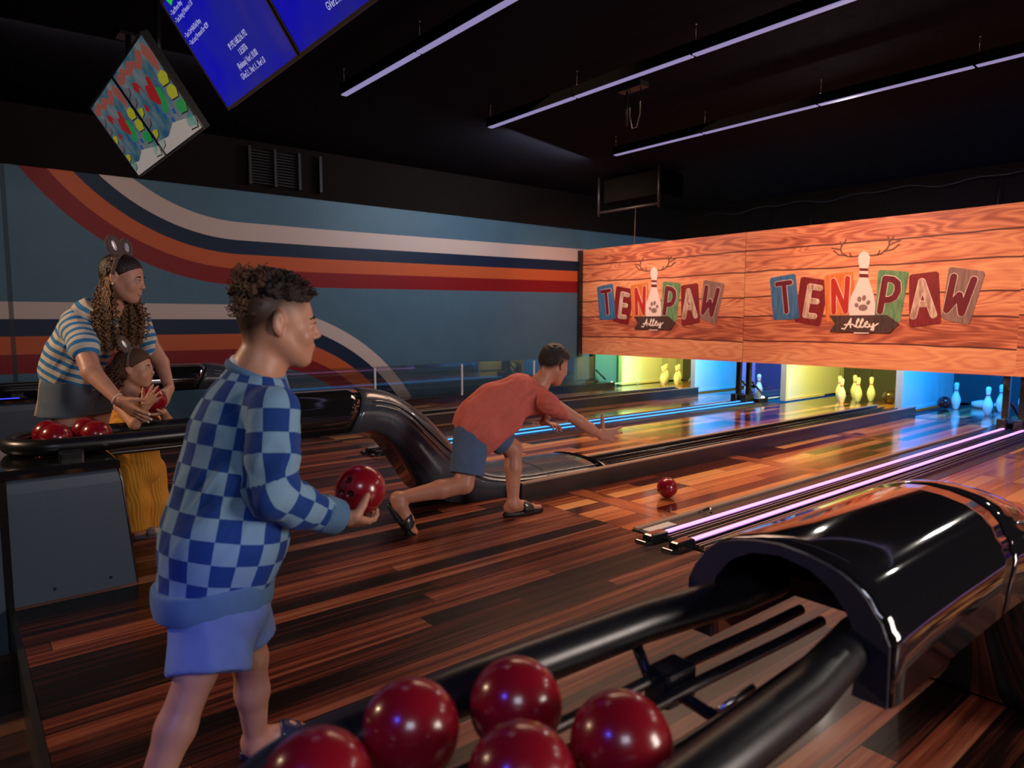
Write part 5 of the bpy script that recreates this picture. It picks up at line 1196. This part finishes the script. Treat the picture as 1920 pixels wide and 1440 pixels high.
# ---- woman
def woman():
    P = lambda x, y, d: PT(x, y, d*1.06)
    root = thing('person', 'woman with curly hair and striped t-shirt leaning over the child behind the rack', 'person', (-4.5, .1, 0))
    yw = math.radians(4); hf = RT*math.cos(yw)+Vector((FW.x, FW.y, 0)).normalized()*math.sin(yw)
    H = Frame(P(231, 521, 3.72), hf-Vector((0, 0, .20)), (0, 0, 1), 1.10)
    S = SDF(); head_shapes(S, H); SDF.K = 1.06; neckb = P(203, 588, 3.76)
    S.chain([H(-.03, 0, -.035), (H(-.035, 0, -.10)+neckb)/2, neckb], [.050, .048, .060], .03)
    shR, elR, wrR = P(143, 612, 3.66), P(172, 698, 3.50), P(222, 750, 3.44)
    shL, elL, wrL = P(262, 612, 3.98), P(302, 680, 3.98), P(318, 728, 3.86)
    pel = P(138, 712, 3.82)
    S.chain([pel, P(146, 665, 3.80), P(174, 612, 3.78), neckb], [.098, .10, .10, .07], .06); S.chain([shR, P(195, 600, 3.78), shL], [.05, .08, .045], .04)
    S.chain([shR, elR, wrR], [.058, .047, .028], .015); S.chain([shL, elL, wrL], [.050, .042, .026], .015)
    SDF.K = 1.0; t1 = hand(S, wrR, P(272, 788, 3.44)-wrR, FW*.55+Vector((0, 0, .5)), P(250, 735, 3.44)-P(245, 765, 3.42), 1.18, (.10, .12, .12, .16), .13, (.42, .25))
    t2 = hand(S, wrL, P(306, 768, 3.74)-wrL, -RT*.9-FW*.2, -FW, 1.10, (.45, .45, .5, .5), .10, (.3, .4))
    SDF.K = 1.06
    hipR, hipL = P(130, 738, 3.79), P(165, 735, 3.90); knR, knL = P(130, 880, 3.74), P(197, 812, 3.92)
    anR = Vector((hipR.x+.02, hipR.y-.02, .09)); anL = Vector((knL.x-.05, knL.y-.08, .09))
    S.chain([hipR, knR, anR], [.095, .062, .036], .03); S.chain([hipL, knL, anL], [.092, .062, .036], .03)
    z1 = Vector((anR.x-.03, anR.y-.05, .024)); z2 = Vector((anL.x-.03, anL.y-.05, .024)); foot(S, anR, z1, z1+Vector((.04, .24, 0)), (0, 0, 1), 1.05, 1); foot(S, anL, z2, z2+Vector((.04, .24, 0)), (0, 0, 1), 1.05, -1)
    SDF.K = 1.0; sdf_obj('body', S, .0055, 'skinM', root); head_parts(H, root, 'brow', 'skinM', smile=1)
    S = SDF(); S.ell(H(.098, 0, -.0625), (.004, .017, .0030), H.R, .002); sdf_obj('teeth', S, .0012, 'white', root)
    g = MB(); g.sphere(tuple(H(-.004, -.090, -.036)), .0065, 12, 8); obj('earring', g, 'pearl', root)
    # hair: smooth dark cap swept back, then curly locks over both shoulders
    S = SDF(); S.ell(H(-.016, 0, .042), (.114, .092, .090), H.R, .02); S.cut(H(.094, 0, .078), H.f*.64-H.u*.77, .002); S.ell(H(-.050, 0, .016), (.072, .086, .092), H.R, .02)
    hr = sdf_obj('hair', S, .0045, 'hairMd', root)
    rnd = random.Random(9); A = []; B = []; Lt = []
    for i in range(46):
        o = Vector((rnd.uniform(-1, 1), rnd.uniform(-1, 1), 0))*.026; x = rnd.uniform(-17, 15)
        A.append([H(-.035+rnd.uniform(-.03, .03), -.07+rnd.uniform(-.012, .01), .06+rnd.uniform(-.03, .02)), P(200+x*.6, 545, 3.66)+o, P(198+x, 585, 3.63)+o, P(201+x, 625+rnd.uniform(-6, 18), 3.64)+o, P(203+x*.9, rnd.uniform(640, 660), 3.66)+o])
    for i in range(54):
        o = Vector((rnd.uniform(-1, 1), rnd.uniform(-1, 1), 0))*.026; x = rnd.uniform(-16, 18)
        B.append([H(-.04, .06+rnd.uniform(-.012, .01), .02), P(245+x*.3, 560, 3.82)+o, P(250+x, 590, 3.78)+o, P(250+x, 620+rnd.uniform(-5, 10), 3.76)+o, P(247+x*.9, rnd.uniform(630, 652), 3.76)+o])
    for i in range(16):
        x = rnd.uniform(-8, 8); Lt.append([H(-.01+rnd.uniform(-.03, .02), -.062+rnd.uniform(-.012, .006), .085+rnd.uniform(-.02, .02)), P(203+x*.4, 520, 3.64), P(198+x, 560, 3.62), P(199+x, 600, 3.61)])
    curl_locks(hr, A, 'hairM', .0056, .0105, .036, 1, 'near_locks'); curl_locks(hr, B, 'hairM', .0056, .0105, .033, 2, 'far_locks'); curl_locks(hr, Lt, 'hairL', .0034, .006, .06, 3, 'honey_strands')
    ear_band(root, H, 1.05)
    SDF.K = 1.06
    # striped tee
    ax0, ax1 = P(196, 578, 3.77), P(112, 728, 3.82)
    S = SDF(); S.chain([P(200, 592, 3.77), P(182, 604, 3.78), P(162, 632, 3.79), P(142, 668, 3.80), P(132, 695, 3.82)], [.080, .122, .132, .134, .136], .06); S.cone(P(132, 700, 3.80), P(155, 722, 3.84), .132, .110, .05)
    S.chain([shR, P(190, 598, 3.78), shL], [.075, .10, .065], .06); S.chain([P(144, 608, 3.67), P(158, 652, 3.57)], [.078, .074], .02); S.chain([shL, P(280, 655, 3.98)], [.066, .060], .02)
    S.cone(P(104, 655, 3.74), P(100, 684, 3.76), .042, .046, .05)
    S.cut(P(204, 580, 3.77), (H.o-neckb).normalized()+RT*.1, 0); S.cut(P(151, 651, 3.62), Vector((0, 0, -1)) if False else (P(160, 690, 3.6)-P(151, 600, 3.68)).normalized(), 0) if False else None
    S.ops = [o for o in S.ops]
    S.cut(P(128, 722, 3.82), Vector((0, 0, -1))-RT*.46, 0)
    gN = MB(); nb = (H.o-neckb).normalized()+RT*.1; nb.normalize(); aN = nb.orthogonal().normalized(); bN = nb.cross(aN); cN = P(205, 583, 3.77); gN.tube([cN+aN*.082*math.cos(2*math.pi*i/28)+bN*.078*math.sin(2*math.pi*i/28) for i in range(28)], .010, 8, closed=True); obj('neckband', gN, 'tee', root)
    sR0, sR1, sL0, sL1 = P(142, 605, 3.68), P(165, 675, 3.53), shL, P(285, 670, 3.98)
    def cv(V):
        dT, _ = seg_dist(V, ax0, ax1); dR, _ = seg_dist(V, sR0, sR1); dL, _ = seg_dist(V, sL0, sL1); _, vt = axis_uv(V, P(190, 570, 3.77), P(120, 735, 3.82), 1, .047); _, vr = axis_uv(V, sR0-Vector((0, 0, -.05)), sR1, 1, .047); _, vl = axis_uv(V, sL0, sL1, 1, .047)
        return np.where((dR-.075 < dT-.155), vr, np.where(dL-.065 < dT-.155, vl, vt))+20
    sdf_obj('striped_t_shirt', S, .0055, 'stripe', root, fold=dict(amp=.009, freq=4., axis=P(150, 600, 3.6)-P(110, 700, 3.8), seed=8), attrs={'cv': cv})
    # grey denim shorts with wide legs and the tail of a cream shirt behind
    S = SDF(); S.cone(P(134, 705, 3.82), P(132, 735, 3.82), .118, .128, .04); S.cone(P(130, 735, 3.80), P(126, 790, 3.78), .130, .140, .04); S.cut(P(124, 779, 3.76), (0, 0, -1), 0); V1 = S.mesh(.006)
    S = SDF(); S.cone(P(162, 735, 3.88), P(180, 790, 3.92), .125, .118, .04); S.cut(P(178, 776, 3.92), Vector((0, 0, -1))+RT*.12, 0); V2 = S.mesh(.006)
    V, Q = np.vstack([V1[0], V2[0]]), np.vstack([V1[1], V2[1]+len(V1[0])]); V = folds(smooth_mesh(V, Q, 1), Q, .005, (1, 1, .5), 6., 4.); raw_obj('denim_shorts', V, Q, 'denimM', root, None, True)
    SDF.K = 1.0; g = MB(); rings = []
    for (x0, x1, y) in ((80, 92, 690), (74, 92, 720), (68, 92, 750), (61, 90, 780)):
        a, b = P(x0, y, 3.90), P(x1, y, 3.86); r_ = []
        for i in range(16): t = i/8; r_.append(a.lerp(b, t)+FW*(.012*math.sin(t*9+y)))
        rings.append(r_+[p+FW*.008 for p in reversed(r_)])
    g.loft(rings); obj('shirt_tail', g, 'creamcloth', root)
    slide(root, z1, z1+Vector((.04, .24, 0)), (0, 0, 1), 1.05, 'greyslide', 1, mark=False); slide(root, z2, z2+Vector((.04, .24, 0)), (0, 0, 1), 1.05, 'greyslide', -1, mark=False)
    g = MB(); dv = (P(272, 788, 3.44)-wrR).normalized(); c = wrR-dv*.012; a = dv.orthogonal().normalized(); b = dv.cross(a); g.tube([c+a*.033*math.cos(2*math.pi*i/20)+b*.033*math.sin(2*math.pi*i/20) for i in range(20)], .0025, 6, closed=True); obj('bracelet', g, 'pearl', root)
    for (t, v) in t1[:4]:
        S = SDF(); S.ell(t+v*.006-Vector(FW)*.004, (.006, .006, .006), None, .001); sdf_obj('fingernail', S, .0022, 'pearl', root)
    return root
woman()

# ---- child
def child():
    P = lambda x, y, d: PT(x, y, d*.982)
    root = thing('person', 'small curly haired child in a mustard outfit hugging a red ball behind the rack', 'person', (-4.45, .9, 0))
    yw = math.radians(6); hf = RT*math.cos(yw)+Vector((FW.x, FW.y, 0)).normalized()*math.sin(yw)
    H = Frame(P(254, 690, 4.03), hf-Vector((0, 0, .03)), (0, 0, 1), .90)
    S = SDF(); head_shapes(S, H, True); neckb = P(243, 742, 4.04)
    S.chain([H(-.03, 0, -.035), (H(-.035, 0, -.09)+neckb)/2, neckb], [.040, .036, .045], .03)
    shR, elR, wrR = P(226, 762, 3.92), P(252, 795, 3.76), P(271, 764, 3.74)
    shL, elL, wrL = P(272, 764, 4.12), P(312, 787, 4.02), P(306, 772, 3.90)
    pel = P(262, 868, 4.08)
    S.chain([neckb, P(246, 790, 4.05), pel], [.05, .085, .09], .05); S.chain([shR, shL], [.035, .035], .03)
    S.chain([shR, elR, wrR], [.034, .030, .021], .01); S.chain([shL, elL, wrL], [.034, .030, .021], .01)
    bc = P(286, 750, 3.86)
    hand(S, wrR, P(290, 738, 3.725)-wrR, FW*1., Vector((0, 0, 1))-RT*.5, .82, (.22, .2, .2, .26), .24, (.7, .1))
    hand(S, wrL, P(292, 775, 3.86)-wrL, Vector((0, 0, 1)), -FW, .78, (.4, .4, .4, .4))
    g1, g2 = P(262, 1006, 4.02), P(296, 1000, 4.14); g1.z = g2.z = .08
    S.chain([P(252, 880, 4.03), P(256, 940, 4.02), g1], [.06, .045, .028], .02); S.chain([P(278, 880, 4.12), P(285, 940, 4.13), g2], [.06, .045, .028], .02)
    h1, h2 = Vector((g1.x-.01, g1.y-.03, .022)), Vector((g2.x-.01, g2.y-.03, .022)); foot(S, g1, h1, h1+Vector((.03, .155, 0)), (0, 0, 1), .75, 1); foot(S, g2, h2, h2+Vector((.03, .155, 0)), (0, 0, 1), .75, -1)
    sdf_obj('body', S, .0052, 'skinC', root); head_parts(H, root, 'brow', 'skinC')
    s = .90; S = SDF(); S.ell(H(-.016, 0, .042), (.112*s, .088*s, .088*s), H.R, .02); S.cut(H(.094, 0, .070), H.f*.60-H.u*.80, .002); S.ell(H(-.055, 0, .005), (.070*s, .088*s, .095*s), H.R, .02)
    rnd = random.Random(11)
    for i in range(200):
        a = rnd.uniform(math.pi*.52, math.pi*1.48); e = rnd.uniform(-1.2, 1.0); c = H(-.050+math.cos(a)*math.cos(e)*.080, math.sin(a)*math.cos(e)*.090, -.018+math.sin(e)*.105); S.cone(c, c+Vector((rnd.uniform(-1, 1), rnd.uniform(-1, 1), rnd.uniform(-1, 1)))*.012, .0085, .006, .004)
    hr = sdf_obj('hair', S, .0045, 'hairC', root); A = []
    for i in range(80):
        a = rnd.uniform(math.pi*.55, math.pi*1.5); c0 = H(-.04+math.cos(a)*.07, math.sin(a)*.078, .05); q_ = rnd.uniform(.9, 1.25); c1 = H(-.06+math.cos(a)*.105*q_, math.sin(a)*.10*q_, -.03); c2 = H(-.06+math.cos(a)*.12*q_, math.sin(a)*.105*q_, -.10-rnd.uniform(0, .055)); A.append([c0, c1, c2])
    curl_locks(hr, A, 'hairC', .0048, .0095, .026, 4, 'curly_locks'); ear_band(root, H, .85)
    S = SDF(); S.chain([P(244, 768, 4.04), P(246, 800, 4.05), P(256, 850, 4.07), P(263, 880, 4.08)], [.085, .098, .108, .118], .04); S.cut(P(246, 760, 4.04), Vector((0, 0, 1))-RT*.3, 0); V1 = S.mesh(.0055)
    S = SDF(); S.chain([P(250, 880, 4.03), P(254, 940, 4.02), P(256, 1000, 4.01)], [.088, .074, .066], .04); S.cut(P(256, 992, 4.01), (0, 0, -1), 0); V2 = S.mesh(.0055)
    S = SDF(); S.chain([P(280, 880, 4.12), P(287, 940, 4.13), P(291, 992, 4.14)], [.088, .074, .066], .04); S.cut(P(291, 984, 4.14), (0, 0, -1), 0); V3 = S.mesh(.0055)
    V = np.vstack([V1[0], V2[0], V3[0]]); Q = np.vstack([V1[1], V2[1]+len(V1[0]), V3[1]+len(V1[0])+len(V2[0])]); V = folds(smooth_mesh(V, Q, 1), Q, .006, (1, 1, .3), 9., 6.); raw_obj('jumpsuit', V, Q, 'yellow', root, None, True)
    slide(root, h1, h1+Vector((.03, .155, 0)), (0, 0, 1), .78, 'greyslide', 1, mark=False); slide(root, h2, h2+Vector((.03, .155, 0)), (0, 0, 1), .78, 'greyslide', -1, mark=False)
    ball(tuple(bc), 'red bowling ball hugged by the small child with the woman helping', None, (1.2, .3, 1.0)); return root
child()
